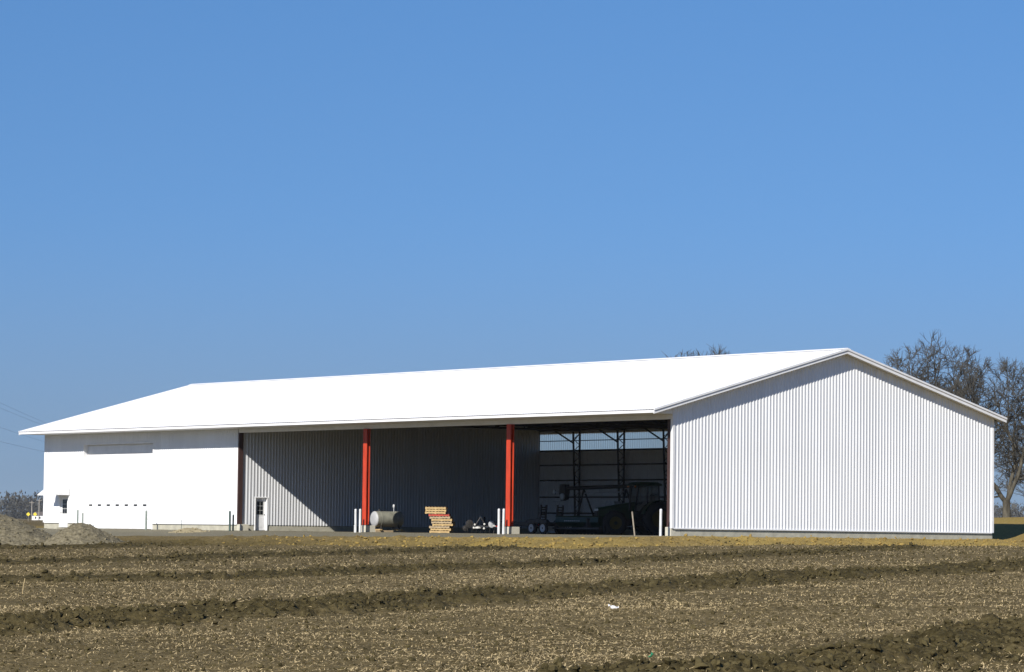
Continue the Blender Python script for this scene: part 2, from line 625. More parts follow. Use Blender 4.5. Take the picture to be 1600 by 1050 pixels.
# left of the yard the strip is dark turned soil instead of clay
a_ridge = np.maximum(a_ridge, .8 * clayband * (1 - rightw) * sstep((-ins_ - 1.5) / 2))
zone_n = edge_n * .3
fu, fv, fins, _ = masks(fc[:, 0], fc[:, 1])
zone = np.where((fins > -.2) & (fc[:, 1] < W + .5), 1, 0)
zone = np.where((fins <= -.2) & (fins > -6.0) & (fc[:, 1] < W + 1) & (fu > -14), 2, zone)
for zi, nm, lab, cat in ((0, 'field', 'brown stubble field with dark turned ridges', 'field'),
                         (1, 'gravel_yard', 'grey gravel yard before the open shed, its inner floor darkened to cut bounce light', 'yard'),
                         (2, 'clay_bank', 'strip of lumpy yellow clay between field and shed', 'bank')):
    q = quads[zone == zi]
    used, inv = np.unique(q.ravel(), return_inverse=True)
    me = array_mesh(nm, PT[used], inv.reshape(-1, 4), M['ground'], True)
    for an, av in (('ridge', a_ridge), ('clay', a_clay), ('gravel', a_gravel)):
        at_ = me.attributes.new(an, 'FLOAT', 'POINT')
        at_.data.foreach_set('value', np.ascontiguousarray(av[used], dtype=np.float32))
    tag(link(nm, me), lab, cat, kind='structure')

# ------------------------------------------------------------------ the barn
barn = tag(empty('machine_shed', (0, 0, 0)), 'long white ribbed steel machine shed with open front and red posts', 'shed')
PITCH = .2285


def sheet_mesh(name, width, h0, h1, mat_, rib=.029, base=.13, top=.055):
    """ribbed steel sheet: local x along the wall, z up, ribs proud towards -y; its top runs from h0 to h1"""
    k = max(1, int(round(width / PITCH)))
    pt = width / k
    prof = [(0, 0)]
    for i in range(k):
        c = (i + .5) * pt
        prof += [(c - base / 2, 0), (c - top / 2, -rib), (c + top / 2, -rib), (c + base / 2, 0)]
    prof.append((width, 0))
    b = MB()
    n = len(prof)
    v = [(x, y, 0) for x, y in prof] + [(x, y, h0 + (h1 - h0) * x / width) for x, y in prof]
    b.add(v, [(i, i + 1, i + 1 + n, i + n) for i in range(n - 1)])
    me = bpy.data.meshes.new(name)
    me.from_pydata(b.v, [], b.f)
    me.materials.append(mat_)
    return me


_sheets = {}


def sheets(parent, a0, a1, zb, ztop, place, mat_, name='wall_panel', cover=.914):
    """a row of sheets from a0 to a1 along the wall; ztop(a) is the height of the cut"""
    n = max(1, int(round((a1 - a0) / cover)))
    wd = (a1 - a0) / n
    for i in range(n):
        s0, s1 = a0 + i * wd, a0 + (i + 1) * wd
        key = (round(wd, 4), round(ztop(s0) - zb, 3), round(ztop(s1) - zb, 3), mat_.name)
        if key not in _sheets:
            _sheets[key] = sheet_mesh(name, wd, key[1], key[2], mat_)
        o = link(name, _sheets[key], parent)
        loc, rz = place(s0, s1)
        o.location = (loc[0], loc[1], zb)
        o.rotation_euler = (0, 0, rz)


EX = lambda a, b: ((.03 , a), math.pi / 2)
under = lambda y: roof_z(y) - .16


def split(lo, hi, fn):
    fn(lo, min(hi, W / 2)) if lo < W / 2 else None
    fn(max(lo, W / 2), hi) if hi > W / 2 else None


# gable wall facing the camera's right
g = MB()
for z in (.45, 1.5, 2.6, 3.7, 4.8, 5.9):
    g.box(-.16, -.02, .35, W - .35, z, z + .13)
gable = g.build('gable_wall', M['girt'], barn)
split(0.0, W, lambda a, b: sheets(gable, a, b, HF, under, lambda s0, s1: ((.034, s0), math.pi / 2), M['steel']))
t = MB()
t.box(-.10, .078, -.045, .10, HF, under(0) - .02)
t.build('corner_trim', M['trim'], gable)
t = MB()
t.box(-.10, .078, W - .10, W + .045, HF, under(W) - .02)
t.build('corner_trim', M['trim'], gable)
t = MB()
t.box(-.02, .085, .105, W - .105, HF - .035, HF + .03)
t.build('base_trim', M['trim'], gable)

# front wall of the closed workshop (left part of the long side)
DX0, DX1, DZ = -59.9, -51.15, 5.55
KX0, KX1, KZ = -63.05, -61.95, 2.22
g = MB()
g.box(XL + .2, XP - .35, .02, .16, 5.75, 5.88)
front = g.build('front_wall', M['girt'], barn)
ft = lambda a: HE - .01
pf = lambda s0, s1: ((s0, -.034), 0.0)
sheets(front, XL, KX0, HF, ft, pf, M['steel'])
sheets(front, KX0, KX1, KZ, ft, pf, M['steel'])
sheets(front, KX1, DX0, HF, ft, pf, M['steel'])
sheets(front, DX0, DX1, DZ, ft, pf, M['steel'])
sheets(front, DX1, XP - .02, HF, ft, pf, M['steel'])
t = MB()
t.box(XL - .05, XL + .1, -.078, .1, HF, HE - .02)
t.build('corner_trim', M['trim'], front)
for a, b in ((XL + .105, KX0 - .06), (KX1 + .06, DX0 - .1), (DX1 + .1, XP - .03)):
    t = MB()
    t.box(a, b, -.085, .02, HF - .035, HF + .03)
    t.build('base_trim', M['trim'], front)

# far end wall and rear wall
g = MB()
for z in (.45, 2.6, 4.8):
    g.box(XL + .02, XL + .15, .4, W - .4, z, z + .13)
endw = g.build('end_wall', M['girt'], barn)
split(0.0, W, lambda a, b: sheets(endw, a, b, HF, under, lambda s0, s1: ((XL - .03, s1), -math.pi / 2), M['steel']))
# the sheets of the end wall are laid the other way round, so give them mirrored cuts
for o in list(endw.children):
    if o.name.startswith('wall_panel'):
        y1 = o.location.y
        o.data = sheet_mesh('wall_panel', .914 if False else W / 26, under(y1) - HF, under(y1 - W / 26) - HF, M['steel'])

rear = MB()
rear.box(XL + .1, -.1, W - .28, W - .05, HF - .02, HF + .12)
rear = rear.build('rear_wall', M['girt'], barn)
LZ0, LZ1 = 5.56, 6.72
rt_ = lambda s0, s1: ((s1, W + .03), math.pi)
sheets(rear, XL, XP, HF, lambda a: under(W), rt_, M['inner'])
sheets(rear, XP, 0, HF, lambda a: LZ0, rt_, M['inner'])
sheets(rear, XP, 0, LZ0, lambda a: LZ1, rt_, M['light'], 'light_panel')
sheets(rear, XP, 0, LZ1, lambda a: under(W), rt_, M['inner'])
for z in (1.4, 2.45, 3.55, 4.55, 5.5, 6.15):
    t = MB()
    hh = .05 if z > 6 else .09
    t.box(XP + .2, -.25, W - .13, W - .01, z - hh / 2, z + hh / 2)
    t.build('girt', M['girt'], rear)

# partition between workshop and open bays
PY0, PY1, PZ = 1.25, 2.2, 2.1
PB = .36
g = MB()
for z in (.5, 2.6, 4.8):
    for a, b in ((.4, PY0 - .1), (PY1 + .1, W - .4)):
        g.box(XP - .17, XP - .05, a, b, z, z + .12)
part = g.build('partition_wall', M['girt'], barn)
pp = lambda s0, s1: ((XP, s0), math.pi / 2)
sheets(part, .3, PY0, PB, lambda a: under(a), pp, M['liner'])
sheets(part, PY0, PY1, PZ, lambda a: under(a), pp, M['liner'])
split(PY1, W - .05, lambda a, b: sheets(part, a, b, PB, under, pp, M['liner']))

# foundations
f = MB()
f.box(XL, KX0 - .02, 0, .3, -1.0, HF)
f.box(KX1 + .02, DX0 - .02, 0, .3, -1.0, HF)
f.box(DX1 + .02, XP, 0, .3, -1.0, HF)
f.box(XL, XL + .3, .31, W, -1.0, HF)
f.box(XL + .31, -.31, W - .3, W, -1.0, HF - .03)
f.box(-.3, 0, .62, W, -1.0, HF)
f.build('foundation', M['conc'], barn)
f = MB()
f.box(XP - .32, XP - .02, .62, PY0 - .03, -.5, PB - .01)
f.box(XP - .32, XP - .02, PY1 + .03, W - .31, -.5, PB - .01)
f.build('partition_curb', M['conc'], barn)


def pier(x0, x1, y0, y1, h):
    b = MB()
    c = .02
    b.add([(x0, y0, -.6), (x1, y0, -.6), (x1, y1, -.6), (x0, y1, -.6),
           (x0, y0, h - c), (x1, y0, h - c), (x1, y1, h - c), (x0, y1, h - c),
           (x0 + c, y0 + c, h), (x1 - c, y0 + c, h), (x1 - c, y1 - c, h), (x0 + c, y1 - c, h)],
          [(0, 1, 5, 4), (1, 2, 6, 5), (2, 3, 7, 6), (3, 0, 4, 7), (4, 5, 9, 8), (5, 6, 10, 9), (6, 7, 11, 10), (7, 4, 8, 11), (8, 9, 10, 11)])
    return b.build('concrete_pier', M['concg'], barn)


pier(-.48, -.003, -.03, .6, HF + .07)
pier(XP - .02, XP + .42, -.03, .55, HF)
# red I-section columns on the open side
for X in (-2 * B, -B):
    x = X + .02
    b = MB()
    zt = HE - .27
    b.box(x - .185, x + .185, -.13, -.095, HF + .03, zt)
    b.box(x - .185, x + .185, .09, .125, HF + .03, zt)
    b.box(x - .014, x + .014, -.094, .089, HF + .03, zt)
    col_ = b.build('red_column', M['red'], barn)
    b = MB()
    b.box(x - .25, x + .25, -.16, .17, HF + .002, HF + .029)
    b.build('base_plate', M['darksteel'], col_)
    b = MB()
    for dx in (-.2, .2):
        for dy in (-.05, .05):
            b.lathe((x + dx, dy, HF + .029), (0, 0, 1), [(0, .018), (.03, .018)], 6)
    b.build('anchor_bolts', M['darksteel'], col_)
    pier(x - .31, x + .33, -.2, .46, HF)

b = MB()
b.box(-.42, -.06, .02, .40, HF + .072, HE - .27)
b.build('corner_post', M['post'], barn)
b = MB()
b.box(XP + .002, XP + .13, -.05, .26, HF + .005, HE - .27)
b.build('corner_post', M['post'], barn)
# header over the opening
b = MB()
b.box(XP + .0, -.002, -.01, .28, HE - .265, HE - .015)
b.build('header_beam', M['trim'], barn)

# roof
prof = []
x = XL - OG
while x < OG - .01:
    c = x + PITCH / 2
    prof += [(x, 0), (c - .05, 0), (c - .02, .03), (c + .02, .03), (c + .05, 0)]
    x += PITCH
prof.append((OG, 0))
RX0, RX1 = XL - OG, OG
b = MB()
n = len(prof)
ye0, ye1 = -OE - .05, W + OB + .05
rows = [(ye0, roof_z(ye0)), (W / 2, HR), (ye1, roof_z(ye1))]
v = [(min(x, OG), y, z + h) for y, z in rows for x, h in prof]
b.add(v, [(r * n + i, r * n + i + 1, (r + 1) * n + i + 1, (r + 1) * n + i) for r in range(2) for i in range(n - 1)])
roof = b.build('roof', M['roof'], barn)
b = MB()
b.prism([(-OE + .02, roof_z(-OE) - .03), (W / 2, HR - .02), (W + OB - .02, roof_z(W + OB) - .03),
         (W + OB - .02, roof_z(W + OB) - .12), (W / 2, HR - .13), (-OE + .02, roof_z(-OE) - .12)], 0, RX0 + .03, RX1 - .03)
b.build('dark_roof_underside', M['deck'], roof)  # dark slab added so the roof underside stays black
b = MB()
b.box(RX0, RX1, -OE - .02, -OE + .018, HE, roof_z(-OE) - .045)
b.build('fascia', M['trim'], roof)
b = MB()
zb = roof_z(W + OB)
b.box(RX0, RX1, W + OB - .018, W + OB + .02, zb - .2, zb - .04)
b.build('fascia', M['trim'], roof)
b = MB()
b.box(XL - .03, .03, -OE + .02, -.04, HE - .012, HE + .01)
b.build('soffit', M['trim'], roof)
for X, sg in ((RX1, 1), (RX0, -1)):
    b = MB()
    for ya, yb in ((-OE - .03, W / 2), (W + OB + .03, W / 2)):
        for off, hgt, thick in ((-.115, .23, .04), (-.005, .10, .09)):
            za, zc = roof_z(ya) + off, HR + off
            b.add([(X - thick / 2 + sg * thick / 2 - .0, y, z + s * hgt / 2) for y, z in ((ya, za), (yb, zc)) for s in (-1, 1)] +
                  [(X + thick / 2 + sg * thick / 2, y, z + s * hgt / 2) for y, z in ((ya, za), (yb, zc)) for s in (-1, 1)],
                  [(0, 1, 3, 2), (4, 6, 7, 5), (0, 4, 5, 1), (2, 3, 7, 6), (0, 2, 6, 4), (1, 5, 7, 3)])
    b.build('rake_trim', M['trim'], roof)
    # sloping soffit under the gable overhang
    b = MB()
    xi, xo = (.03, OG - .005) if sg > 0 else (RX0 + .005, XL - .03)
    for ya, yb in ((-OE + .03, W / 2), (W / 2, W + OB - .03)):
        za, zc = roof_z(ya) - .15, roof_z(yb) - .15
        b.add([(xi, ya, za), (xo, ya, za), (xo, yb, zc), (xi, yb, zc)], [(0, 1, 2, 3)])
    b.build('rake_soffit', M['trim'], roof)
    b = MB()
    xc_ = .035 if sg > 0 else XL - .065
    b.prism([(-OE + .03, HE + .012), (-.06, HE + .012), (-.06, roof_z(-.06) - .155), (-OE + .03, roof_z(-OE) - .09)], 0, xc_, xc_ + .03)
    b.build('eave_return', M['trim'], roof)
    b = MB()
    xa_, xb_ = (.07, OG - .01) if sg > 0 else (RX0 + .01, XL - .07)
    b.box(xa_, xb_, -OE + .022, -OE + .06, HE + .012, roof_z(-OE) - .05)
    b.build('eave_end_cap', M['trim'], roof)
b = MB()
b.prism([(W / 2 - .25, HR - .005), (W / 2 - .24, HR + .02), (W / 2, HR + .085), (W / 2 + .24, HR + .02), (W / 2 + .25, HR - .005)], 0, RX0 - .02, RX1 + .06)
b.build('ridge_cap', M['trim'], roof)

# frames: tapered lattice column at the back and a truss across
FS = 4.52
b = MB()
y_out, y_in0, y_in1 = W - .24, W - .52, W - .80     # outer chord, inner chord bottom / top
ZT = 6.7
b.bar((0, y_out, 0.02), (0, y_out, ZT), .09)
b.bar((0, y_in0, 0.02), (0, y_in1, ZT), .09)
k = 17
for i in range(k):
    z0, z1 = .15 + i * (ZT - .25) / k, .15 + (i + 1) * (ZT - .25) / k
    yi = lambda z: y_in0 + (y_in1 - y_in0) * z / ZT
    if i % 2:
        b.bar((0, y_out, z0), (0, yi(z1), z1), .035)
    else:
        b.bar((0, yi(z0), z0), (0, y_out, z1), .035)
b.bar((0, y_in1 + .04, 5.95), (0, W - 2.4, 6.74), .08)
b.bar((0, y_in1, 6.05), (.7, y_in1, 6.6), .05)
me_col = b.mesh('frame_column', M['darksteel'])
b = MB()
zbt = 6.78
b.bar((0, .35, zbt), (0, W - .2, zbt), .10, .14)
ty = np.linspace(.35, W - .2, 11)
b.bar((0, .3, roof_z(.3) - .22), (0, W / 2, HR - .24), .10, .12)
b.bar((0, W / 2, HR - .24), (0, W - .2, roof_z(W - .2) - .22), .10, .12)
for i in range(10):
    top0, top1 = roof_z(ty[i]) - .25, roof_z(ty[i + 1]) - .25
    if i > 0:
        b.bar((0, ty[i], zbt), (0, ty[i], top0), .06)
    if i < 5:
        b.bar((0, ty[i + 1], zbt), (0, ty[i], top0), .06)
    else:
        b.bar((0, ty[i], zbt), (0, ty[i + 1], top1), .06)
me_truss = b.mesh('roof_truss', M['darksteel'])
for i in range(1, 9):
    for nm, me in (('frame_column', me_col), ('roof_truss', me_truss)):
        o = link(nm, me, barn)
        o.location = (XP + FS * i, 0, 0)

# overhead door, set back in its opening
REC = .25
b = MB()
b.box(DX0 - .09, DX0, -.085, REC + .1, 0.0, DZ + .09)
b.box(DX1, DX1 + .09, -.085, REC + .1, 0.0, DZ + .09)
b.box(DX0, DX1, -.085, REC + .1, DZ, DZ + .09)
jamb = b.build('overhead_door', M['trim'], barn)
ns = 9
for i in range(ns):
    z0, z1 = .02 + i * (DZ - .03) / ns, .02 + (i + 1) * (DZ - .03) / ns
    b = MB()
    b.box(DX0 + .004, DX1 - .004, REC, REC + .05, z0 + .006, z1 - .006)
    b.box(DX0 + .05, DX1 - .05, REC - .008, REC + .01, z0 + .06, z1 - .06)
    b.build('door_section', M['trim'], jamb)
for i in range(8):
    xc = -59.42 + i * (8.02 / 7)
    b = MB()
    b.box(xc - .21, xc + .21, REC - .014, REC - .009, 1.50, 1.62)
    b.build('window', M['glass'], jamb)


def walk_door(width, hgt, rec, lights, knob_side):
    """walk-in door in its opening: local x along the wall from 0 to width, outside towards -y"""
    d = MB()
    fr = .055
    d.box(0, fr, -.05, rec + .06, .02, hgt)
    d.box(width - fr, width, -.05, rec + .06, .02, hgt)
    d.box(fr, width - fr, -.05, rec + .06, hgt - fr, hgt)
    root = d.mesh('walk_door', M['trim'])
    leaf = MB()
    leaf.box(fr + .002, width - fr - .002, rec, rec + .045, .03, hgt - fr - .002)
    leaf.box(.20, width - .20, rec - .008, rec + .004, .22, .82)
    panes = []
    lw, lx0, lz0, lz1 = lights
    nx, nz = 2, 3
    for i in range(nx):
        for k in range(nz):
            x0 = lx0 + i * lw / nx + .012
            x1 = lx0 + (i + 1) * lw / nx - .012
            z0 = lz0 + k * (lz1 - lz0) / nz + .014
            z1 = lz0 + (k + 1) * (lz1 - lz0) / nz - .014
            panes.append(MB().box(x0, x1, rec - .010, rec - .004, z0, z1))
    sur = MB()
    sur.box(lx0 - .03, lx0 + lw + .03, rec - .006, rec + .002, lz0 - .03, lz1 + .03)
    kn = MB()
    kn.lathe((knob_side, rec, 1.0), (0, -1, 0), [(0, .015), (.03, .015), (.035, .032), (.06, .034), (.072, .02)], 10)
    return root, leaf, panes, sur, kn


def place_door(loc, rz, *a):
    root, leaf, panes, sur, kn = walk_door(*a)
    r = link('walk_door', root, barn)
    r.location = loc
    r.rotation_euler = (0, 0, rz)
    lf = leaf.build('door_leaf', M['trim'], r)
    sur.build('window_surround', M['white'], lf)
    for p_ in panes:
        p_.build('pane', M['glass'], lf)
    kn.build('handle', M['darksteel'], lf, True)
    return r


place_door((XP, PY0, 0), math.pi / 2, PY1 - PY0, PZ, .13, (.46, .25, 1.0, 1.82), .80)
place_door((KX0, 0, 0.05), 0, KX1 - KX0, 2.15, .06, (.62, .26, .95, 1.90), .14)
MB().box(KX0 - .1, KX1 + .1, -.9, .3, -.5, .05).build('door_step', M['conc'], barn)


def awning(loc, rz, wd):
    b = MB()
    out, z0, z1 = 1.05, 2.70, 2.22
    b.prism([(0, z0), (-out, z1 + .05), (-out, z1), (0, z1)], 0, 0, wd)
    a = link('awning', b.mesh('awning', M['trim']), barn)
    a.location = loc
    a.rotation_euler = (0, 0, rz)


awning((KX0 - .25, -.075, 0), 0, KX1 - KX0 + .5)
awning((XL - .07, 1.6, 0), -math.pi / 2, 1.55)


# ------------------------------------------------------------------ yard things
def hz(x, y):
    return float(height(np.array([x]), np.array([y]), False)[0])


def bollard(x, y, h, r, mat_, label, group, name='bollard'):
    root = empty(name, (x, y, hz(x, y) - .02), rnd.uniform(0, 6))
    tag(root, label, 'bollard', group)
    lean = (rnd.uniform(-.012, .012), rnd.uniform(-.012, .012))
    b = MB()
    b.tube([(0, 0, -.4), (0, 0, 0), (lean[0] * h, lean[1] * h, h)], r, 16)
    b.build('pipe', mat_, root, True)
    b = MB()
    b.lathe((lean[0] * h, lean[1] * h, h), (0, 0, 1), [(0, r * 1.0), (r * .35, r * .92), (r * .7, r * .62), (r * .85, r * .2)], 16)
    b.build('cap', mat_, root, True)
    return root


WG = 'white pipe bollards guarding the open bays'
bollard(-26.99, -1.0, 1.33, .072, M['bollard'], 'white bollard, outer of the pair beside the left red column', WG)
bollard(-26.68, -.9, 1.33, .072, M['bollard'], 'white bollard next to the left red column, nearer to it', WG)
bollard(-13.33, -1.0, 1.36, .072, M['bollard'], 'white bollard, outer of the pair beside the right red column', WG)
bollard(-13.06, -.9, 1.36, .072, M['bollard'], 'white bollard next to the right red column, nearer to it', WG)
bollard(.29, -1.0, 1.36, .072, M['bollard'], 'single white bollard before the corner of the gable wall', WG)
PG = 'grey posts before the workshop wall'
bollard(-58.59, -1.2, 1.25, .055, M['gpost'], 'taller grey post left of the overhead door, behind the gravel heap', PG, 'grey_post')
bollard(-58.45, -.9, 1.05, .045, M['gpost'], 'shorter grey post left of the overhead door', PG, 'grey_post')
bollard(-49.96, -1.2, 1.2, .06, M['gpost'], 'grey post at the right edge of the overhead door', PG, 'grey_post')
bollard(-40.13, -1.2, 1.2, .065, M['dkpost'], 'taller dark green post at the workshop corner', PG, 'grey_post')
bollard(-40.39, -.8, .98, .055, M['dkpost'], 'shorter dark green post at the workshop corner', PG, 'grey_post')
for x, y, lab in ((-27.42, -.75, 'short white stub pipe at the foot of the left red column'), (-13.72, -.75, 'short white stub pipe at the foot of the right red column')):
    z = hz(x, y)
    b = MB()
    b.tube([(x, y, z - .2), (x, y, z + .36)], .05, 10)
    b.lathe((x, y, z + .36), (0, 0, 1), [(0, .06), (.05, .06)], 10)
    tag(b.build('stub_pipe', M['bollard'], None, True), lab, 'pipe', 'stub pipes at the columns')
x, y = -42.85, -3.0
b = MB()
b.tube([(x, y, hz(x, y) - .3), (x + .03, y, hz(x, y) + .75)], .018, 6)
tag(b.build('steel_rod', M['dkpost']), 'thin dark rod standing before the workshop foundation', 'rod')

# wooden stakes
x, y = -1.75, -1.0
z = hz(x, y)
b = MB()
b.bar((x, y, z - .1), (x - .12, y - .1, z + 1.22), .055, .04)
b.bar((x - .12, y - .1, z + 1.22), (x - .125, y - .104, z + 1.26), .04, .02)
tag(b.build('wooden_stake', M['stake']), 'grey wooden stake leaning before the tractor bay', 'stake')

# fuel tank on timber skids
a = math.radians(84)
tank = tag(empty('fuel_tank', (-29.72, 3.2, hz(-29.7, 3.2)), a), 'grey horizontal fuel tank on timber skids beside the left red column', 'tank')
r, hl, zc = .47, .86, .78
b = MB()
b.lathe((-hl, 0, zc), (1, 0, 0), [(0, r), (2 * hl, r)], 28)
body = b.build('shell', M['tank'], tank, True)
for s in (-1, 1):
    b = MB()
    b.lathe((s * hl, 0, zc), (s, 0, 0), [(-.02, r * 1.004), (.03, r * .985), (.07, r * .9), (.11, r * .7), (.135, r * .4), (.14, r * .02)], 28)
    b.build('end_cap', M['tankend'], tank, True)
for s in (-.55, .55):
    b = MB()
    b.tube([(s - .02, rr[0], rr[1]) for rr in [((r + .006) * math.cos(t), zc + (r + .006) * math.sin(t)) for t in np.linspace(0, 2 * math.pi, 29)]], .014, 6, False)
    b.build('weld_band', M['tank'], body, True)
for s in (-.6, .6):
    b = MB()
    for t in (-1, 1):
        b.bar((s, t * .40, .20), (s, t * .27, .46), .06)
    b.bar((s, -.40, .22), (s, .40, .22), .07, .05)
    b.build('saddle', M['darksteel'], tank)
for t in (-.36, .36):
    b = MB()
    b.box(-1.0, 1.0, t - .07, t + .07, .0, .12)
    b.build('skid', M['wood2'], tank)
for s in (-.7, .7):
    b = MB()
    b.box(s - .07, s + .07, -.55, .55, .12, .19)
    b.build('cross_timber', M['wood'], tank)
b = MB()
b.lathe((-.55, 0, zc + r - .01), (0, 0, 1), [(0, .05), (.10, .05), (.10, .065), (.14, .065)], 12)
b.build('filler_cap', M['darksteel'], tank, True)
b = MB()
b.tube([(.45, 0, zc + r - .02), (.45, 0, zc + r + .22)], .025, 8)
b.lathe((.45, 0, zc + r + .22), (0, 0, 1), [(0, .05), (.05, .07), (.16, .07), (.20, .04)], 12)
b.build('pump', M['pale'], tank, True)

# pallets: one built, the rest copied
def make_pallet(mats):
    root = empty('pallet')
    L_, D_ = 1.2, 1.0
    for y in (-D_ / 2 + .02, 0, D_ / 2 - .02):
        link('stringer', make_pallet.m[('s', mats)], root).location = (0, y, 0)
    for i in range(7):
        link('deck_board', make_pallet.m[('d', mats)], root).location = (-L_ / 2 + .05 + i * (L_ - .1) / 6, 0, .117)
    for i in range(3):
        link('bottom_board', make_pallet.m[('d', mats)], root).location = (-L_ / 2 + .05 + i * (L_ - .1) / 2, 0, .0)
    return root


make_pallet.m = {}
for k in ('wood', 'wood2', 'redwood'):
    make_pallet.m[('s', k)] = MB().box(-.6, .6, -.019, .019, .018, .108).mesh('stringer', M[k])
    make_pallet.m[('d', k)] = MB().box(-.049, .049, -.5, .5, .0, .018).mesh('deck_board', M[k])
protos = {k: make_pallet(k) for k in make_pallet.m and ('wood', 'wood2', 'redwood')}
used_p = set()
zp = hz(-24.2, 3.0)
seq = ['wood', 'wood', 'wood2', 'wood', 'wood2', 'wood', 'wood2', 'redwood', 'wood', 'wood', 'wood']
nth = ['bottom', 'second', 'third', 'fourth', 'fifth', 'sixth', 'seventh', '', 'lowest of the upper three', 'middle of the upper three', 'topmost']
for i, k in enumerate(seq):
    o = protos[k] if k not in used_p else copy_tree(protos[k])
    used_p.add(k)
    sh = -.30 if i > 7 else (-.12 if i == 7 else rnd.uniform(-.06, .06))
    ox, oy = sh * R2[0] - .02, sh * R2[1]
    o.location = (-24.12 + ox + (.1 if i in (4, 3, 1) else 0) * R2[0], 3.1 + oy + (.1 if i in (4, 3, 1) else 0) * R2[1], zp + i * .1385)
    o.rotation_euler = (rnd.uniform(-.008, .008), rnd.uniform(-.012, .012), math.radians(44 + rnd.uniform(-7, 7)))
    if k == 'redwood':
        lab = 'red painted pallet in the middle of the pallet stack'
    elif i > 7:
        lab = 'tan wooden pallet, %s of the pallet stack' % nth[i]
    else:
        lab = 'tan wooden pallet, %s from the ground in the pallet stack' % nth[i]
    tag(o, lab, 'pallet', 'wooden pallets stacked in the open bay')


def wheel(parent, c, axis, R, wd, rim_mat, rim_r=.55, lugs=0, name='wheel'):
    c, axis = Vector(c), Vector(axis).normalized()
    b = MB()
    h = wd / 2
    b.lathe(c, axis, [(-h * .8, R * rim_r), (-h, R * (rim_r + .12)), (-h, R * .9), (-h * .75, R), (h * .75, R), (h, R * .9), (h, R * (rim_r + .12)), (h * .8, R * rim_r)], 28)
    t = b.build(name, M['tyre'], parent, True)
    b = MB()
    b.lathe(c, axis, [(-h * .83, .03), (-h * .83, R * rim_r * .88), (-h * .93, R * rim_r * 1.03), (h * .93, R * rim_r * 1.03), (h * .83, R * rim_r * .88), (h * .83, .02)], 24)
    b.build('rim', rim_mat, t, True)
    b = MB()
    b.lathe(c, axis, [(-h * .95, .02), (-h * .95, R * .15), (h * .95, R * .15), (h * .95, .02)], 12)
    b.build('hub', M['black'], t, True)
    if lugs:
        b = MB()
        x = axis.cross(Vector((0, 0, 1))).normalized()
        for i in range(lugs):
            for s in (-1, 1):
                an = 2 * math.pi * (i + (.5 if s > 0 else 0)) / lugs
                a2 = an + .16
                d0 = x * math.cos(an) + Vector((0, 0, 1)) * math.sin(an)
                d1 = x * math.cos(a2) + Vector((0, 0, 1)) * math.sin(a2)
                b.bar(c + d0 * R * 1.0 + axis * s * h * .9, c + d1 * R * 1.005 + axis * s * h * .05, .05, .06, up=tuple(d0))
        b.build('tread_lugs', M['tyre'], t)
    return t


# tandem trailer with raised ramps; local x towards its rear
tr = tag(empty('tandem_trailer', (-21.25, 8.9, hz(-20.7, 9)), 0), 'dark tandem axle flatbed trailer with two raised ladder ramps', 'trailer')
b = MB()
b.box(-5.2, -.02, -.86, .86, .60, .68)
b.build('deck', M['black'], tr)
for s in (-1, 1):
    b = MB()
    b.box(-5.2, 0, s * .90 - .04, s * .90 + .04, .50, .72)
    b.build('side_rail', M['black'], tr)
    b = MB()
    b.prism([(-.89, .70), (-.69, .86), (.93, .86), (1.13, .70), (1.13, .66), (-.89, .66)], 1, s * 1.02 - .12, s * 1.02 + .12)
    b.build('fender', M['black'], tr)
    for xw in (-.42, .66):
        wheel(tr, (xw, s * 1.02, .36), (0, s, 0), .36, .2, M['rim'], .62)
for s in (-1, 1):
    b = MB()
    y0 = s * .62
    for dy in (-.2, .2):
        b.bar((.03, y0 + dy, .52), (.16, y0 + dy, 1.72), .085)
    for i in range(8):
        t = (i + .4) / 8
        b.bar((.03 + .13 * t, y0 - .2, .52 + 1.14 * t), (.03 + .13 * t, y0 + .2, .52 + 1.14 * t), .075)
    b.build('ramp', M['black'], tr)
for xw in (-4.4, -2.9, -.3):
    b = MB()
    b.box(xw - .05, xw + .05, -.84, .84, .48, .595)
    b.build('cross_member', M['black'], tr)
b = MB()
b.bar((-5.2, -.7, .56), (-6.5, 0, .52), .1)
b.bar((-5.2, .7, .56), (-6.5, 0, .52), .1)
b.bar((-6.4, 0, .5), (-6.4, 0, 1.0), .08)
b.build('drawbar', M['black'], tr)
b = MB()
b.box(-.03, .02, -.9, -.72, .52, .6)
b.build('tail_lamp', M['redp'], tr)

# small mounted rake in front of the partition: local x to image right
a = math.atan2(R2[1], R2[0])
rk = tag(empty('mounted_rake', (-24.15, 6.0, hz(-24, 6)), a), 'small dark mounted rake with white discs and red tipped bar beside the pallets', 'implement')
b = MB()
b.bar((-.95, 0, .42), (1.0, 0, .42), .09)
b.bar((-.5, .35, .42), (.6, .35, .42), .07)
b.bar((-.45, 0, .42), (-.45, .35, .42), .07)
b.bar((.5, 0, .42), (.5, .35, .42), .07)
b.build('frame', M['black'], rk)
b = MB()
b.bar((-.35, 0, .45), (-.05, -.05, .95), .05)
b.bar((.28, 0, .45), (-.03, -.05, .95), .05)
b.bar((-.04, -.05, .93), (-.02, -.05, 1.04), .06)
b.build('mast', M['darksteel'], rk)
for cx, cz, rr in ((-.68, .56, .24), (-.92, .30, .17), (.62, .55, .2)):
    b = MB()
    b.lathe((cx, -.08, cz), (.35, -1, 0), [(0, rr), (.02, rr), (.03, rr * .5), (.05, .04)], 18)
    b.build('disc', M['rim'] if cx > 0 else M['darksteel'], rk, True)
b = MB()
b.lathe((-.18, -.14, .30), (0, 0, 1), [(0, .2), (.04, .19), (.09, .14), (.12, .03)], 18)
b.build('white_cover', M['white'], rk, True)
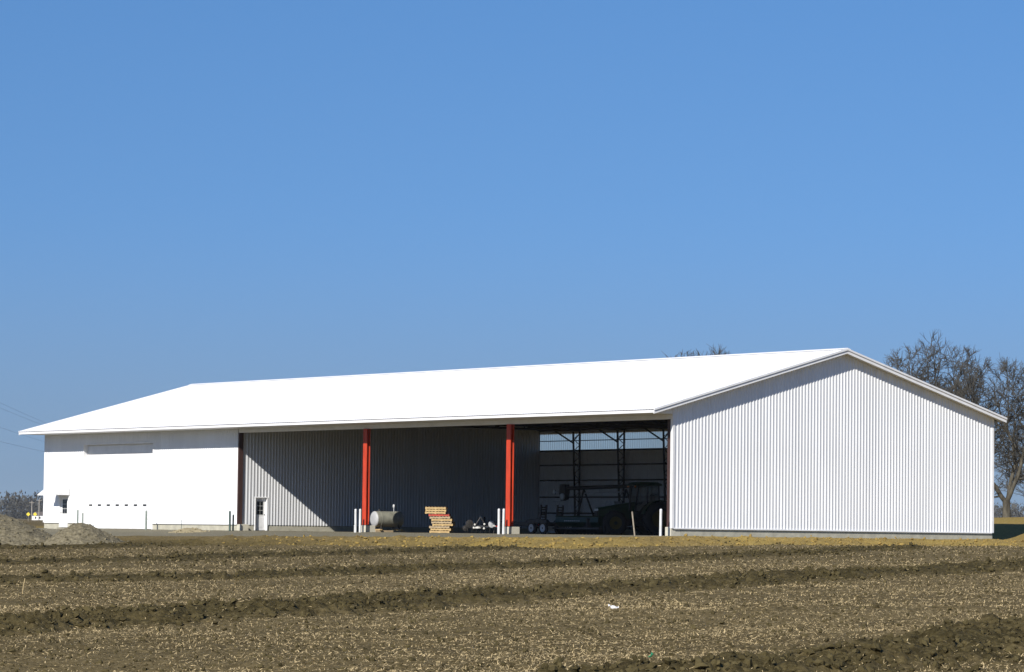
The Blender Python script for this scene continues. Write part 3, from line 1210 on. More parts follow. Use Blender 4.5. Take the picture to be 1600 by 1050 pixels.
for cx, cz in ((-.42, .33), (-.36, .52), (.2, .55), (.18, .30)):
    b = MB()
    b.lathe((cx, -.16, cz), (0, -1, 0), [(-.06, .02), (-.045, .055), (0, .06), (.02, .03)], 12)
    b.build('roller', M['white'], rk, True)
b = MB()
b.bar((.66, -.06, .46), (.86, -.06, .45), .06)
b.build('bar_end', M['white'], rk)
b = MB()
b.bar((.865, -.06, .45), (1.1, -.06, .44), .055)
b.build('red_bar', M['redp'], rk)
for i in range(7):
    b = MB()
    xx = -.8 + i * .26
    b.tube([(xx, .02, .40), (xx + .03, -.10, .2), (xx - .02, -.16, .02)], .012, 5)
    b.build('tine', M['darksteel'], rk)
for s in (-.7, .75):
    b = MB()
    b.bar((s, .2, .42), (s, .2, .01), .05)
    b.build('stand', M['darksteel'], rk)

# grain drill (low green box) in front of the tractor
dr = tag(empty('grain_drill', (-18.6, 9.2, hz(-18.6, 9.2)), math.radians(8)), 'low dark green grain drill box parked before the tractor', 'implement')
b = MB()
b.prism([(-.45, 1.02), (-.5, .72), (-.2, .45), (.2, .45), (.5, .72), (.45, 1.02)], 0, -1.75, 1.65)
bx_ = b.build('seed_box', M['greenl'], dr)
b = MB()
b.prism([(-.48, 1.022), (-.40, 1.09), (.40, 1.09), (.48, 1.022)], 0, -1.78, 1.68)
b.build('lid', M['green'], bx_)
for i in range(8):
    b = MB()
    b.box(-1.0 + i * .16, -.90 + i * .16, -.515, -.505, .78, .82)
    b.build('mark', M['pale'], bx_)
b = MB()
b.box(-1.9, 1.8, -.55, -.45, .32, .42)
b.box(-1.9, 1.8, .45, .55, .32, .42)
b.build('frame', M['black'], dr)
for i in range(12):
    xx = -1.6 + i * .29
    b = MB()
    b.tube([(xx, -.1, .46), (xx, -.22, .3), (xx + .02, -.3, .18)], .025, 6)
    b.lathe((xx + .03, -.34, .2), (1, .1, 0), [(0, .2), (.012, .2)], 16)
    b.build('disc_opener', M['darksteel'], dr)
for s in (-1.95, 1.85):
    wheel(dr, (s, .1, .38), (1, 0, 0), .38, .2, M['rimy'], .5)

# tractor: local +x forwards
hx, hy = -.36, -.93
tc_ = tag(empty('tractor', (-16.75, 12.1, hz(-16.7, 12)), math.atan2(hy, hx)), 'dark green farm tractor with glazed cab parked in the shadowed end bay', 'tractor')
b = MB()
b.add([(2.75, y, z) for y, z in ((-.36, .95), (.36, .95), (.34, 1.45), (.22, 1.58), (-.22, 1.58), (-.34, 1.45))] +
      [(.55, y, z) for y, z in ((-.42, .95), (.42, .95), (.42, 1.72), (.28, 1.95), (-.28, 1.95), (-.42, 1.72))],
      [(0, 1, 2, 3, 4, 5), (11, 10, 9, 8, 7, 6)] + [(i, (i + 1) % 6, (i + 1) % 6 + 6, i + 6) for i in range(6)])
b.build('hood', M['green'], tc_)
b = MB()
b.box(2.755, 2.80, -.30, .30, .98, 1.40)
gr_ = b.build('grille', M['black'], tc_)
for y in (-.2, .0, .2):
    b = MB()
    b.lathe((2.80, y, 1.46), (1, 0, 0), [(-.05, .07), (.0, .075), (.02, .05), (.03, .01)], 12)
    b.build('headlight', M['lamp'], tc_, True)
b = MB()
b.box(-.9, 2.6, -.28, .28, .55, .95)
b.box(2.4, 3.25, -.22, .22, .5, .92)
b.box(3.25, 3.45, -.4, .4, .45, .95)
b.build('chassis', M['black'], tc_)
# cab
cz0, cz1 = 1.35, 2.88
corners = [(.62, .62), (-.85, .72), (-.85, -.72), (.62, -.62)]
tops = [(.40, .60), (-.80, .66), (-.80, -.66), (.40, -.60)]
for (x0, y0), (x1, y1) in list(zip(corners, tops)) + [((-.1, .68), (-.15, .64)), ((-.1, -.68), (-.15, -.64))]:
    MB().bar((x0, y0, cz0), (x1, y1, cz1), .07).build('cab_post', M['black'], tc_)
b = MB()
b.prism([(.62, 2.885), (.66, 2.98), (.35, 3.10), (-.7, 3.10), (-.98, 3.0), (-.98, 2.885)], 1, -.74, .74)
rf = b.build('cab_roof', M['green'], tc_)
for y in (-.62, .62):
    b = MB()
    b.box(.60, .66, y - .07, y + .07, 2.80, 2.88)
    b.build('amber_light', M['amber'], rf)
for a4, b4 in ((0, 1), (1, 2), (2, 3), (3, 0)):
    b = MB()
    q = [(corners[a4][0], corners[a4][1], cz0 + .05), (corners[b4][0], corners[b4][1], cz0 + .05), (tops[b4][0], tops[b4][1], cz1), (tops[a4][0], tops[a4][1], cz1)]
    b.add([tuple(Vector(t)) for t in q], [(0, 1, 2, 3)])
    b.build('cab_window', M['cabglass'], tc_)
b = MB()
b.box(-.62, -.15, -.28, .28, 1.55, 1.70)
b.box(-.70, -.58, -.28, .28, 1.70, 2.35)
b.build('seat', M['black'], tc_)
b = MB()
b.box(-.9, .6, -.7, .7, 1.0, 1.36)
b.build('cab_floor', M['black'], tc_)
b = MB()
b.tube([(.35, 0, 1.4), (.15, 0, 1.95)], .03, 8)
ring = [(.14 + .19 * math.cos(t) * .35, .19 * math.sin(t), 1.97 + .19 * math.cos(t) * .9) for t in np.linspace(0, 2 * math.pi, 17)]
b.tube(ring, .018, 6, False)
b.build('steering_wheel', M['black'], tc_)
b = MB()
b.tube([(.9, .48, 1.4), (.9, .50, 2.75)], .055, 10)
b.tube([(.9, .50, 2.75), (.82, .50, 2.9)], .05, 10)
b.build('exhaust', M['darksteel'], tc_, True)
for s in (-1, 1):
    wheel(tc_, (-.75, s * 1.0, .98), (0, s, 0), .98, .55, M['rimy'], .52, 22, 'rear_wheel')
    wheel(tc_, (1.95, s * .92, .70), (0, s, 0), .70, .42, M['rimy'], .52, 18, 'front_wheel')
    b = MB()
    arc = [(-.75 + 1.08 * math.cos(t), .98 + 1.08 * math.sin(t)) for t in np.linspace(math.radians(15), math.radians(150), 12)]
    arc2 = [(-.75 + 1.03 * math.cos(t), .98 + 1.03 * math.sin(t)) for t in np.linspace(math.radians(150), math.radians(15), 12)]
    b.prism(arc + arc2, 1, s * .72, s * 1.28)
    b.build('mudguard', M['green'], tc_)
    b = MB()
    for i in range(3):
        b.box(.15, .55, s * .72, s * 1.0, .45 + i * .3, .48 + i * .3)
    b.bar((.15, s * 1.0, .45), (.15, s * .9, 1.1), .03)
    b.build('step', M['black'], tc_)
b = MB()
b.box(-1.5, -.9, -.35, .35, .6, 1.1)
b.bar((-1.4, -.4, .7), (-2.1, -.45, .5), .09)
b.bar((-1.4, .4, .7), (-2.1, .45, .5), .09)
b.bar((-1.3, 0, 1.05), (-2.0, 0, 1.0), .06)
b.build('hitch', M['black'], tc_)

# grain auger lying level behind the tractor
ax, ay = -29.4, 16.6
aug = tag(empty('grain_auger', (ax, ay, hz(ax, ay)), math.radians(2)), 'long dark grain auger tube carried level behind the tractor', 'auger')
b = MB()
b.tube([(-.1, 0, 2.86), (7.4, 0, 3.02)], .12, 14)
b.build('tube', M['darksteel'], aug, True)
b = MB()
b.tube([(1.4, 0, 2.56), (5.4, 0, 2.64)], .035, 8)
b.bar((1.5, 0, 2.56), (1.5, 0, 2.8), .04)
b.bar((3.2, 0, 2.6), (3.2, 0, 2.86), .04)
b.bar((5.2, 0, 2.63), (5.2, 0, 2.9), .04)
b.build('stay_rod', M['pale'], aug)
b = MB()
b.prism([(-.38, 3.10), (.10, 3.12), (.14, 2.72), (.06, 2.20), (-.25, 2.10), (-.42, 2.55)], 1, -.2, .2)
hd = b.build('head', M['darksteel'], aug)
b = MB()
b.lathe((-.08, -.22, 2.35), (0, -1, 0), [(-.05, .2), (.05, .2), (.08, .12), (.1, .02)], 16)
b.build('pulley', M['pale'], hd, True)
b = MB()
b.box(-1.2, -.3, -.05, .05, 2.02, 2.06)
b.bar((-.5, 0, 2.06), (-.35, 0, 2.3), .04)
b.build('spout_arm', M['pale'], aug)
b = MB()
b.lathe((-1.1, 0, 2.62), (0, -1, 0), [(-.1, .08), (-.06, .15), (.05, .15), (.1, .05)], 12)
b.bar((-1.1, 0, 2.62), (-.35, 0, 2.75), .05)
b.build('work_lamp', M['pale'], aug, True)
for xx in (1.7, 5.6):
    for s in (-1, 1):
        b = MB()
        b.bar((xx, 0, 2.8), (xx + .25, s * .95, .45), .08)
        b.build('leg', M['darksteel'], aug)
    b = MB()
    b.bar((xx + .25, -1.0, .45), (xx + .25, 1.0, .45), .08)
    b.build('axle', M['darksteel'], aug)
for s in (-1, 1):
    wheel(aug, (1.95, s * 1.08, .36), (0, s, 0), .36, .2, M['rim'], .55)
    wheel(aug, (5.85, s * 1.08, .36), (0, s, 0), .36, .2, M['rim'], .55)

# pale upright seed tote and low stacks of boards along the back wall
tt = tag(empty('seed_tote', (-27.15, 18.6, hz(-27, 18.6)), .2), 'pale upright bulk tote standing behind the drill', 'tote')
b = MB()
b.prism([(-.35, .14), (.35, .14), (.4, .5), (.4, 1.9), (.3, 2.1), (-.3, 2.1), (-.4, 1.9), (-.4, .5)], 1, -.4, .4)
b.build('bag', M['pale'], tt)
for y in (-.3, 0, .3):
    MB().box(-.5, .5, y - .05, y + .05, 0, .09).build('runner', M['wood2'], tt)
MB().box(-.5, .5, -.45, .45, .092, .135).build('deck', M['wood2'], tt)
for sx, sy, nlay, lab in ((-34.6, 20.6, 4, 'low stack of pale boards by the back wall, left one'), (-32.0, 20.8, 6, 'taller stack of pale boards by the back wall, behind the ramps')):
    st = tag(empty('board_stack', (sx, sy, hz(sx, sy)), .03), lab, 'boards', 'board stacks along the back wall')
    for xx in (-.9, .9):
        MB().box(xx - .05, xx + .05, -.5, .5, 0, .1).build('bearer', M['wood2'], st)
    for i in range(nlay):
        for j in range(4):
            MB().box(-1.25 + rnd.uniform(-.12, .12), 1.25 + rnd.uniform(-.12, .12), -.48 + j * .245, -.48 + j * .245 + .225, .102 + i * .14, .236 + i * .14).build('board', M['stake' if (i + j) % 3 else 'pale'], st)

# ------------------------------------------------------------------ heaps
ICO_V = []
ph = (1 + 5 ** .5) / 2
for a, b_ in ((1, ph), (-1, ph), (1, -ph), (-1, -ph)):
    ICO_V += [(0, a, b_), (a, b_, 0), (b_, 0, a)]
ICO_V = np.array(ICO_V) / math.hypot(1, ph)
ICO_F = []
for i in range(12):
    for j in range(i + 1, 12):
        for k in range(j + 1, 12):
            if all(np.linalg.norm(ICO_V[p_] - ICO_V[q_]) < 1.1 for p_, q_ in ((i, j), (j, k), (i, k))):
                nrm = np.cross(ICO_V[j] - ICO_V[i], ICO_V[k] - ICO_V[i])
                ICO_F.append((i, j, k) if nrm @ ICO_V[i] > 0 else (i, k, j))
ICO_F = np.array(ICO_F)


def heap(name, u, v, h, ru, rv, label, mat_, seed, shoulder=0.0, n=64):
    x0, y0 = uv_xy(u, v)
    t = np.linspace(-1.35, 1.35, n)
    a, b_ = np.meshgrid(t, t, indexing='ij')
    dx = R2[0] * a * ru + F2[0] * b_ * rv
    dy = R2[1] * a * ru + F2[1] * b_ * rv
    rr = np.hypot(a, b_) * (1 + .22 * vnoise(a * 1.7 + seed, b_ * 1.7, seed))
    prof = np.clip(1 - rr, -.3, 1)
    z = h * np.where(prof > .0, prof / (1 + .18 * np.exp(-prof * 3)) + shoulder * prof * (1 - prof), prof)
    z = z - .10 * h * np.exp(-(rr / .2) ** 2)
    x, y = x0 + dx, y0 + dy
    z = z + .13 * vnoise(x * 1.6, y * 1.6, seed + 1) + .10 * vnoise(x * 4.3, y * 4.3, seed + 2) + .05 * vnoise(x * 10, y * 10, seed + 3)
    g0 = height(x.ravel(), y.ravel(), False).reshape(x.shape)
    V = np.stack([(x - x0).ravel(), (y - y0).ravel(), (g0 + z).ravel()], -1)
    ix = np.arange(n * n).reshape(n, n)
    Q = np.stack([ix[:-1, :-1], ix[1:, :-1], ix[1:, 1:], ix[:-1, 1:]], -1).reshape(-1, 4)
    o = link(name, array_mesh(name, V, Q, mat_, True))
    o.location = (x0, y0, 0)
    g = np.random.default_rng(seed)
    k = int(ru * rv * 120)
    pick = g.integers(0, n * n, k)
    c = V[pick] + np.stack([g.normal(0, .05, k), g.normal(0, .05, k), np.zeros(k)], -1)
    ok = (c[:, 2] > g0.ravel()[pick] - .05)
    c = c[ok]
    szs = .02 + .065 * g.random(len(c)) ** 3
    IV = ICO_V[None] * (1 + g.normal(0, .25, (len(c), 12, 1))) * szs[:, None, None] + c[:, None, :]
    IF = (ICO_F[None] + (np.arange(len(c)) * 12)[:, None, None]).reshape(-1, 3)
    st_ = link('stones', array_mesh('stones', IV.reshape(-1, 3), IF, mat_), o)
    st_['kind'] = 'stuff'
    return tag(o, label, 'heap', 'gravel heaps at the left')


heap('gravel_heap', -30.2, 184, 2.15, 5.0, 4.2, 'large grey brown gravel heap at the left picture edge', M['gravel'], 41, .35, 110)
heap('gravel_heap', -24.4, 182, 1.45, 2.5, 2.6, 'smaller gravel heap before the workshop wall', M['gravel'], 51, .2, 90)
x, y = -40.4, -4.2
uh = (x - C2[0]) * R2[0] + (y - C2[1]) * R2[1]
vh = (x - C2[0]) * F2[0] + (y - C2[1]) * F2[1]
heap('sand_heap', uh, vh, .32, 1.15, 1.2, 'low sandy mound before the workshop foundation', M['sand'], 61, .3, 40)

x, y = uv_xy(-27.2, 188.5)
b = MB()
z = hz(x, y)
b.box(-.11, .11, -.08, .08, z + .02, z + .26)
b.prism([(-.10, z + .261), (.10, z + .261), (.05, z + .32), (-.05, z + .32)], 1, -.06, .06)
o = b.build('gas_can', M['redp'])
o.location = (x, y, 0)
tag(o, 'small red can lying between heap and shed corner', 'can')
b = MB()
b.tube([(.07, 0, z + .29), (.14, 0, z + .35), (.19, 0, z + .39)], .018, 7)
b.build('spout', M['black'], o)

# ------------------------------------------------------------------ loose cover on the field
def straw_cover(n, vmin, vmax, length, width, seed):
    g = np.random.default_rng(seed)
    v = vmin + (vmax - vmin) * g.random(n) ** 1.1
    u = (g.random(n) * 2 - 1) * (v * .185 + 2)
    x, y = uv_xy(u, v)
    rmv, _ = ridge_mask(u, v)
    _, _, ins, _ = masks(x, y)
    patch = vnoise(x * .35, y * .35, 77) + vnoise(x * 1.4, y * 1.4, 78)
    keep = (g.random(n) < (1 - .86 * rmv) * np.clip(.62 + patch, .12, 1)) & (ins < -4.5)
    x, y = x[keep], y[keep]
    n = len(x)
    z = height(x, y)
    az = g.random(n) * 2 * math.pi
    tilt = np.abs(g.normal(0, .45, n))
    L = length * (.35 + 1.0 * g.random(n) ** 1.6)
    Wd = width * (.6 + .9 * g.random(n))
    d = np.stack([np.cos(az) * np.cos(tilt), np.sin(az) * np.cos(tilt), np.sin(tilt)], -1)
    s = np.stack([-np.sin(az), np.cos(az), g.normal(0, .6, n)], -1)
    s /= np.linalg.norm(s, axis=1)[:, None]
    base = np.stack([x, y, z + .008], -1)
    bend = np.zeros((n, 3))
    bend[:, 2] = L * g.normal(.0, .10, n)
    a0 = base - d * (L * .3)[:, None]
    a0[:, 2] = np.maximum(a0[:, 2], z - .01)
    a1 = base + d * (L * .3)[:, None] + bend
    a2 = base + d * (L * .8)[:, None] - bend * .5
    hw = (s * (Wd / 2)[:, None])
    V = np.stack([a0 - hw, a0 + hw, a2 + hw * .6, a2 - hw * .6], 1).reshape(-1, 3)
    F = (np.arange(n) * 4)[:, None] + np.array([[0, 1, 2, 3]])
    return V, F


VS, FS_ = [], []
off = 0
for a in ((210000, 30, 62, .046, .009, 1), (140000, 60, 105, .066, .012, 2), (50000, 100, 170, .11, .018, 3)):
    V, F = straw_cover(*a)
    VS.append(V)
    FS_.append(F + off)
    off += len(V)
o = link('crop_residue', array_mesh('crop_residue', np.concatenate(VS), np.concatenate(FS_), M['straw']))
tag(o, 'pale chopped straw strewn over the stubble field', 'straw', kind='stuff')

def clods(x, y, size, seed):
    g = np.random.default_rng(seed)
    n = len(x)
    z = height(x, y)
    V = ICO_V[None] * (1 + g.normal(0, .24, (n, 12, 1)))
    sc = size[:, None] * np.stack([.8 + .6 * g.random(n), .8 + .6 * g.random(n), .65 + .6 * g.random(n)], -1)
    V = V * sc[:, None, :]
    az = g.random(n) * 6.283
    c, s = np.cos(az)[:, None], np.sin(az)[:, None]
    V = np.stack([V[..., 0] * c - V[..., 1] * s, V[..., 0] * s + V[..., 1] * c, V[..., 2]], -1)
    V = V + np.stack([x, y, z + size * .25], -1)[:, None, :]
    F = (ICO_F[None] + (np.arange(n) * 12)[:, None, None]).reshape(-1, 3)
    return V.reshape(-1, 3), F


g = np.random.default_rng(5)
n = 190000
v = 26 + 150 * g.random(n) ** 1.25
u = (g.random(n) * 2 - 1) * (v * .185 + 2)
rmv, _ = ridge_mask(u, v)
x, y = uv_xy(u, v)
_, _, ins, _ = masks(x, y)
pt = vnoise(x * .8, y * .8, 55) * .9
keep = (g.random(n) < np.where(rmv > .3, np.clip(.58 + pt * 1.2, .1, 1), .11)) & (ins < -2.5)
x, y, v = x[keep], y[keep], v[keep]
sz = (.010 + np.where(rmv[keep] > .3, .038, .020) * g.random(len(x)) ** 2.8) * (1 + v / 150)
V, F = clods(x, y, sz, 6)
o = link('soil_clods', array_mesh('soil_clods', V, F, M['clod']))
tag(o, 'dark clods of turned soil along the ridges', 'soil', kind='stuff')

n = 60000
X = XL - 14 + (60 - XL + 14) * g.random(n)
Y = -26 + 60 * g.random(n)
_, _, ins, _ = masks(X, Y)
uu_ = (X - C2[0]) * R2[0] + (Y - C2[1]) * R2[1]
dens = np.clip(.3 + 1.3 * vnoise(X * .3, Y * .3, 66) + .5, .05, 1)
keep = (ins < -.5) & (ins > -6.3) & (Y < W + 1) & (g.random(n) < dens * sstep((uu_ + 20) / 14))
X, Y = X[keep], Y[keep]
sz = .02 + .075 * g.random(len(X)) ** 3.2
V, F = clods(X, Y, sz, 8)
o = link('clay_clods', array_mesh('clay_clods', V, F, M['clayclod']))
tag(o, 'lumps of yellow clay strewn on the bank before the shed', 'clay', kind='stuff')

# litter and a dry stalk
x, y = uv_xy(2.0, 61.1)
z = float(height(np.array([x]), np.array([y]))[0])
gx = np.linspace(-.10, .10, 9)
a, b_ = np.meshgrid(gx, gx * .55, indexing='ij')
zz = .03 + .05 * vnoise(a * 16 + 3, b_ * 20, 71) + .035 * vnoise(a * 40, b_ * 40, 72) + .03 * (a < -.06)
V = np.stack([a.ravel(), b_.ravel(), zz.ravel()], -1)
V2 = V.copy(); V2[:, 2] -= .006
ix = np.arange(81).reshape(9, 9)
Q = np.stack([ix[:-1, :-1], ix[1:, :-1], ix[1:, 1:], ix[:-1, 1:]], -1).reshape(-1, 4)
o = link('litter', array_mesh('litter', np.concatenate([V, V2]), np.concatenate([Q, Q[:, ::-1] + 81]), M['litter']))
o.location = (x, y, z + .03); o.rotation_euler = (.25, 0, math.atan2(R2[1], R2[0]))
tag(o, 'crumpled white scrap lying on the stubble field', 'litter')
x, y = uv_xy(1.8, 40.4)
z = float(height(np.array([x]), np.array([y]))[0])
b = MB()
b.tube([(-.04, 0, .02), (0, .01, .035), (.03, 0, .06)], .012, 7)
b.tube([(.0, 0, .03), (-.02, .03, .07)], .009, 6)
o = b.build('green_scrap', M['greenp'], None, True)
o.location = (x, y, z)
tag(o, 'small green plastic scrap in the near stubble', 'scrap')
x, y = uv_xy(-11.3, 74.4)
z = float(height(np.array([x]), np.array([y]))[0])
b = MB()
b.tube([(0, 0, -.05), (.02, .02, .2), (.035, .045, .36)], [.016, .012, .008], 7)
o = b.build('dry_stalk', M['straw'], None, True)
o.location = (x, y, z)
tag(o, 'single dry stalk standing in the field at the left', 'stalk')


# ------------------------------------------------------------------ trees
def grow_tree(seed, H, trunk_h, trunk_r, spread, levels=7, forks=3):
    r_ = random.Random(seed)
    big, fine = MB(), MB()

    def rv(s):
        return Vector((r_.gauss(0, s), r_.gauss(0, s), r_.gauss(0, s)))

    HC = H - trunk_h
    EC, EZ, EXY = trunk_h + HC * .45, HC * .53, HC * .52

    def branch(p0, d, L, r0, lv):
        k = 5 if lv < 3 else (4 if lv < 5 else 3)
        pts, rad = [p0], [r0]
        p, dd = p0.copy(), d.copy()
        r1 = r0 * (.72 if lv < 5 else .5)
        for i in range(k):
            dd = (dd + rv(.085 + .016 * lv) + Vector((0, 0, .045))).normalized()
            p = p + dd * (L / k)
            pts.append(p.copy())
            rad.append(max(.016, r0 + (r1 - r0) * (i + 1) / k))
        sides = (9, 8, 7, 5, 4, 3, 3, 3)[min(lv, 7)]
        (big if lv < 4 else fine).tube(pts, rad, sides, False)
        if lv >= levels - 1:
            for i in range(1, 2 * k + 1):
                i = (i + 1) // 2
                if r_.random() < .8:
                    nd = (dd + rv(.36)).normalized()
                    q = pts[i] + nd * (L * r_.uniform(.5, 1.15))
                    fine.tube([pts[i], q], [.0145, .009], 3, False)
        e_ = (p.x ** 2 + p.y ** 2) / EXY ** 2 + ((p.z - EC) / EZ) ** 2
        if lv >= levels or e_ > 1.0:
            return
        if e_ > .7:
            L *= .7
        nc = (3 if r_.random() < (.4 if lv < 4 else .12) else 2)
        side0 = r_.random() * 6.28
        for c in range(nc):
            ang = r_.uniform(.28, .72) * spread * (1.0 if lv else .95)
            az = side0 + c * 6.283 / nc + r_.uniform(-.5, .5)
            ax = dd.cross(Vector((.3, .2, .9))).normalized()
            nd = (Matrix.Rotation(az, 3, dd) @ (Matrix.Rotation(ang, 3, ax) @ dd)).normalized()
            if nd.z < -.15:
                nd.z *= -.3
                nd.normalize()
            branch(pts[-1], nd, L * r_.uniform(.66, .86), r1 * r_.uniform(.74, .95) if nc == 2 else r1 * r_.uniform(.64, .88), lv + 1)
        # side shoots along the branch
        if lv >= 1:
            for i in range(1, k):
                if r_.random() < (.82 if lv < 4 else .58):
                    ax = dd.cross(rv(1)).normalized()
                    nd = (Matrix.Rotation(r_.uniform(.6, 1.2), 3, ax) @ dd).normalized()
                    nl = min(levels, lv + (2 if r_.random() < .6 else 3))
                    branch(pts[i], nd, L * r_.uniform(.4, .62), rad[i] * .42, nl)

    # trunk, with a flared foot
    tp = [Vector((0, 0, -.4)), Vector((0, 0, .15)), Vector((.02, 0, .6)), Vector((.05, .03, trunk_h * .6)), Vector((.06, .05, trunk_h))]
    big.tube(tp, [trunk_r * 1.6, trunk_r * 1.35, trunk_r * 1.08, trunk_r, trunk_r * .95], 12, False)
    for c in range(forks):
        az = c * 6.283 / forks + r_.uniform(-.4, .4)
        tl_ = r_.uniform(.3, .75) * spread
        nd = Vector((math.cos(az) * math.sin(tl_), math.sin(az) * math.sin(tl_), math.cos(tl_)))
        branch(tp[-1] - Vector((0, 0, .2)), nd, (H - trunk_h) * .30, trunk_r * .62, 1)
    # fit to the wanted height
    zs = max(max(q[2] for q in big.v), max(q[2] for q in fine.v))
    s = H / zs
    for mb in (big, fine):
        mb.v = [(q[0] * s, q[1] * s, q[2] * s) for q in mb.v]
    return big, fine


def tree_meshes(seed, **kw):
    big, fine = grow_tree(seed, **kw)

    def quick(mb, nm, mt_):
        me = bpy.data.meshes.new(nm)
        me.from_pydata(mb.v, [], mb.f)
        me.materials.append(mt_)
        me.polygons.foreach_set('use_smooth', [True] * len(me.polygons))
        return me
    return quick(big, 'trunk', M['bark']), quick(fine, 'crown', M['twig']), max(q[2] for q in fine.v)


TG = 'bare oaks behind the shed'
ta = tree_meshes(21, H=15.2, trunk_h=3.0, trunk_r=.38, spread=1.0, levels=7, forks=4)
tb = tree_meshes(5, H=13.2, trunk_h=1.7, trunk_r=.31, spread=1.05, levels=7, forks=3)


def place_tree(ms, u, v, rz, top, label, wide=1.0):
    x, y = uv_xy(u, v)
    z = hz(x, y)
    t = tag(empty('bare_oak', (x, y, z), rz), label, 'tree', TG)
    s = (top - z) / ms[2]
    t.scale = (s * wide, s * wide, s)
    link('trunk', ms[0], t)
    link('crown', ms[1], t)


place_tree(ta, 33.4, 249, 0.4, 16.4, 'tall bare oak whose round crown rises over the gable roof', 1.1)
place_tree(tb, 37.3, 240, 2.2, 14.2, 'bare oak with forked trunk at the right picture edge')
place_tree(tb, 15.8, 272, 1.1, 16.5, 'bare oak tip showing over the roof ridge, left of the two')
place_tree(ta, 18.3, 285, 2.8, 17.2, 'bare oak tip showing over the roof ridge, right of the two')
place_tree(ta, 50, 300, 1.9, 12.5, 'small bare oak far behind the forked oak')


# far woods: masses of bare crowns and trunks
def far_wood(name, label, u0, u1, v0, v1, n, h0, h1, seed):
    g = np.random.default_rng(seed)
    Vs, Fs, o_ = [], [], 0
    for i in range(n):
        u = u0 + (u1 - u0) * g.random()
        v = v0 + (v1 - v0) * g.random()
        x, y = uv_xy(u, v)
        z = hz(x, y)
        H = h0 + (h1 - h0) * g.random()
        k = 110
        R = H * (.28 + .14 * g.random())
        th = g.random(k) * 6.283
        ph_ = np.arccos(2 * g.random(k) - 1)
        rr = R * g.random(k) ** .4
        cx = x + rr * np.sin(ph_) * np.cos(th)
        cy = y + rr * np.sin(ph_) * np.sin(th)
        cz = z + H * .5 + rr * np.cos(ph_) * H * .5 / R
        cz = np.maximum(cz, z + .2)
        cz[:30] = z + g.random(30) * H * .22
        c = np.stack([cx, cy, cz], -1)
        a = g.normal(0, 1, (k, 3)) * H * .055
        b_ = g.normal(0, 1, (k, 3)) * H * .035
        b_[:, 2] += H * .06
        Vs.append(np.stack([c - a * .5, c + a * .5, c + b_], 1).reshape(-1, 3))
        Fs.append(np.arange(k * 3).reshape(-1, 3) + o_)
        o_ += k * 3
        tw = H * .014
        Vs.append(np.array([(x - tw, y, z - .5), (x + tw, y, z - .5), (x, y + tw, z - .5), (x, y, z + H * .8)]))
        Fs.append(np.array([(0, 1, 3), (1, 2, 3), (2, 0, 3)]) + o_)
        o_ += 4
    o = link(name, array_mesh(name, np.concatenate(Vs), np.concatenate(Fs), M['farwood']))
    return tag(o, label, 'wood', kind='stuff')


far_wood('far_wood', 'distant dark bare wood on the horizon at the left', -480, -150, 2000, 2300, 420, 12, 19, 1)
far_wood('far_wood', 'distant hazy bare wood on the horizon at the right', 190, 620, 2050, 2350, 380, 12, 19, 2)

# far roadside things at the left
def far_at(u, v):
    x, y = uv_xy(u, v)
    return x, y, hz(x, y)


for u, v, lab in ((-98.6, 655, 'yellow diamond sign on a post far left, outer one'), (-97.2, 655, 'yellow diamond sign on a post far left, nearer the shed')):
    x, y, z = far_at(u, v)
    sg = tag(empty('road_sign', (x, y, z), math.atan2(R2[1], R2[0])), lab, 'sign', 'far yellow signs')
    MB().bar((0, .03, 0), (0, .03, 2.0), .06).build('post', M['polew'], sg)
    MB().prism([(-.42, 1.7), (0, 1.28), (.42, 1.7), (0, 2.12)], 1, -.02, 0).build('plate', M['yellow'], sg)
for u, v, h, lab in ((-134.5, 900, 6.0, 'pale far utility pole, left of the two'), (-133.2, 905, 6.6, 'pale far utility pole close to the shed edge')):
    x, y, z = far_at(u, v)
    up = tag(empty('far_pole', (x, y, z), .4), lab, 'pole', 'far utility poles')
    MB().tube([(0, 0, -.3), (0, 0, h)], [.16, .11], 8).build('shaft', M['polew'], up)
    MB().bar((-.9, 0, h - .5), (.9, 0, h - .5), .1).build('crossarm', M['polew'], up)
x, y, z = far_at(-219.0, 1500)
hs_ = tag(empty('farmhouse', (x, y, z), .6), 'small white far farmhouse showing beside the shed corner', 'house')
MB().box(-4, 4, -3, 3, -.5, 2.6).build('wall', M['trim'], hs_)
MB().prism([(-3.4, 2.605), (3.4, 2.605), (0, 4.4)], 0, -4.3, 4.3).build('roof', M['roofred'], hs_)
for xx in (-2.2, 0, 2.2):
    MB().box(xx - .4, xx + .4, -3.03, -3.0, 1.0, 2.0).build('window', M['glass'], hs_)

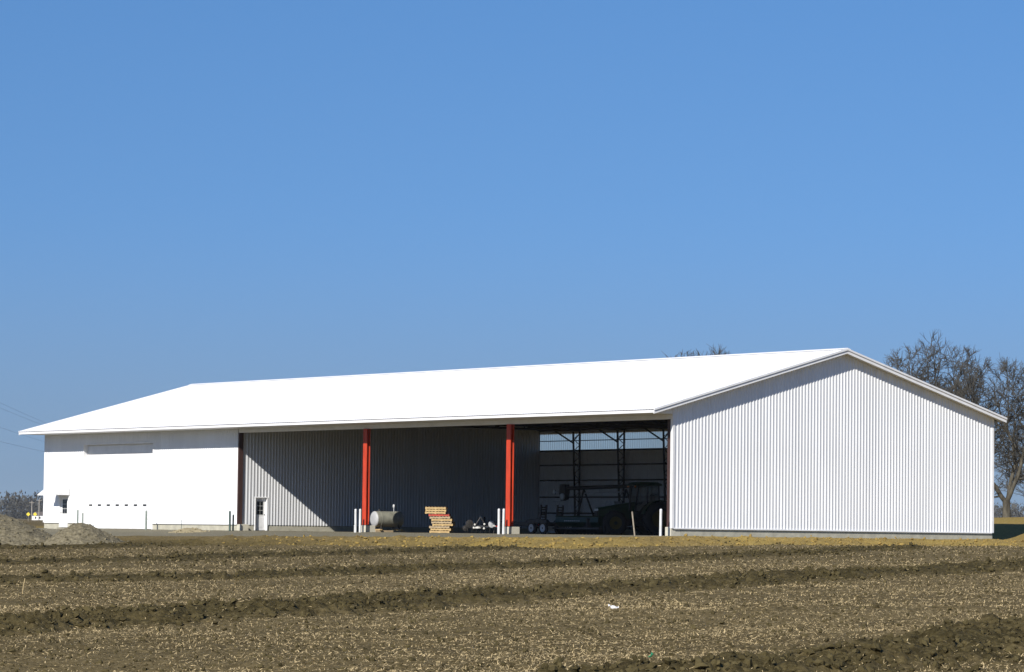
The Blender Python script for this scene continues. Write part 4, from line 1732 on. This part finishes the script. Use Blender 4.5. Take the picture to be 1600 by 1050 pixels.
# wires crossing the sky at the left, carried by a pole behind the shed
px_, py_ = uv_xy(-46.5, 330)
pz_ = hz(px_, py_)
pole = tag(empty('utility_pole', (px_, py_, pz_)), 'wooden utility pole behind the shed carrying four wires', 'pole')
MB().tube([(0, 0, -.5), (0, 0, 9.2)], [.17, .12], 10).build('shaft', M['polew'], pole)
wl = ['uppermost thin wire crossing the sky at the left', 'second thin wire from the top at the left', 'third thin wire from the top at the left', 'lowest thin wire crossing the sky at the left']
for i, (ya, yb) in enumerate(((605, 668), (618, 672), (652, 695), (684, 708))):
    # two fixed points of each wire: one to the left out of view, one on the pole
    za = 14.9 - (ya - 605) * .052
    xa, yya = uv_xy(-52.5, 235)
    za0 = (824.5 - ya + (824.5 - ya) * .6) / 4989 * 235
    a_ = Vector((xa, yya, za0))
    zb_ = (826 - yb - 4) / 4989 * 330
    b2 = Vector((px_, py_, max(zb_, pz_ + 6.4)))
    pts = []
    for k in range(25):
        t = k / 24
        q = a_.lerp(b2, t)
        q.z -= 1.1 * 4 * t * (1 - t) * .35
        pts.append(q)
    b = MB()
    b.tube(pts, .008, 5)
    tag(b.build('wire', M['wire']), wl[i], 'wire', 'overhead wires')

# ------------------------------------------------------------------ the air
corners_ = [uv_xy(u_c, v_c) for u_c, v_c in ((-4600, -480), (4600, -480), (4600, 6400), (-4600, 6400))]
hb = MB()
zlo, zhi = float(ZG.min()) - 1.0, float(max(ZG.max(), 40)) + 2.0
hb.add([(x, y, z) for z in (zlo, zhi) for x, y in corners_],
       [(3, 2, 1, 0), (4, 5, 6, 7), (0, 1, 5, 4), (1, 2, 6, 5), (2, 3, 7, 6), (3, 0, 4, 7)])
hm = bpy.data.materials.new('haze')
hm.use_nodes = True
hn = hm.node_tree.nodes
hn.remove(hn['Principled BSDF'])
pv = hn.new('ShaderNodeVolumePrincipled')
pv.inputs['Color'].default_value = (.80, .86, .95, 1)
pv.inputs['Density'].default_value = .00004
hm.node_tree.links.new(pv.outputs['Volume'], hn['Material Output'].inputs['Volume'])
tag(hb.build('haze', hm), 'thin pale haze over the fields', 'haze', kind='stuff')
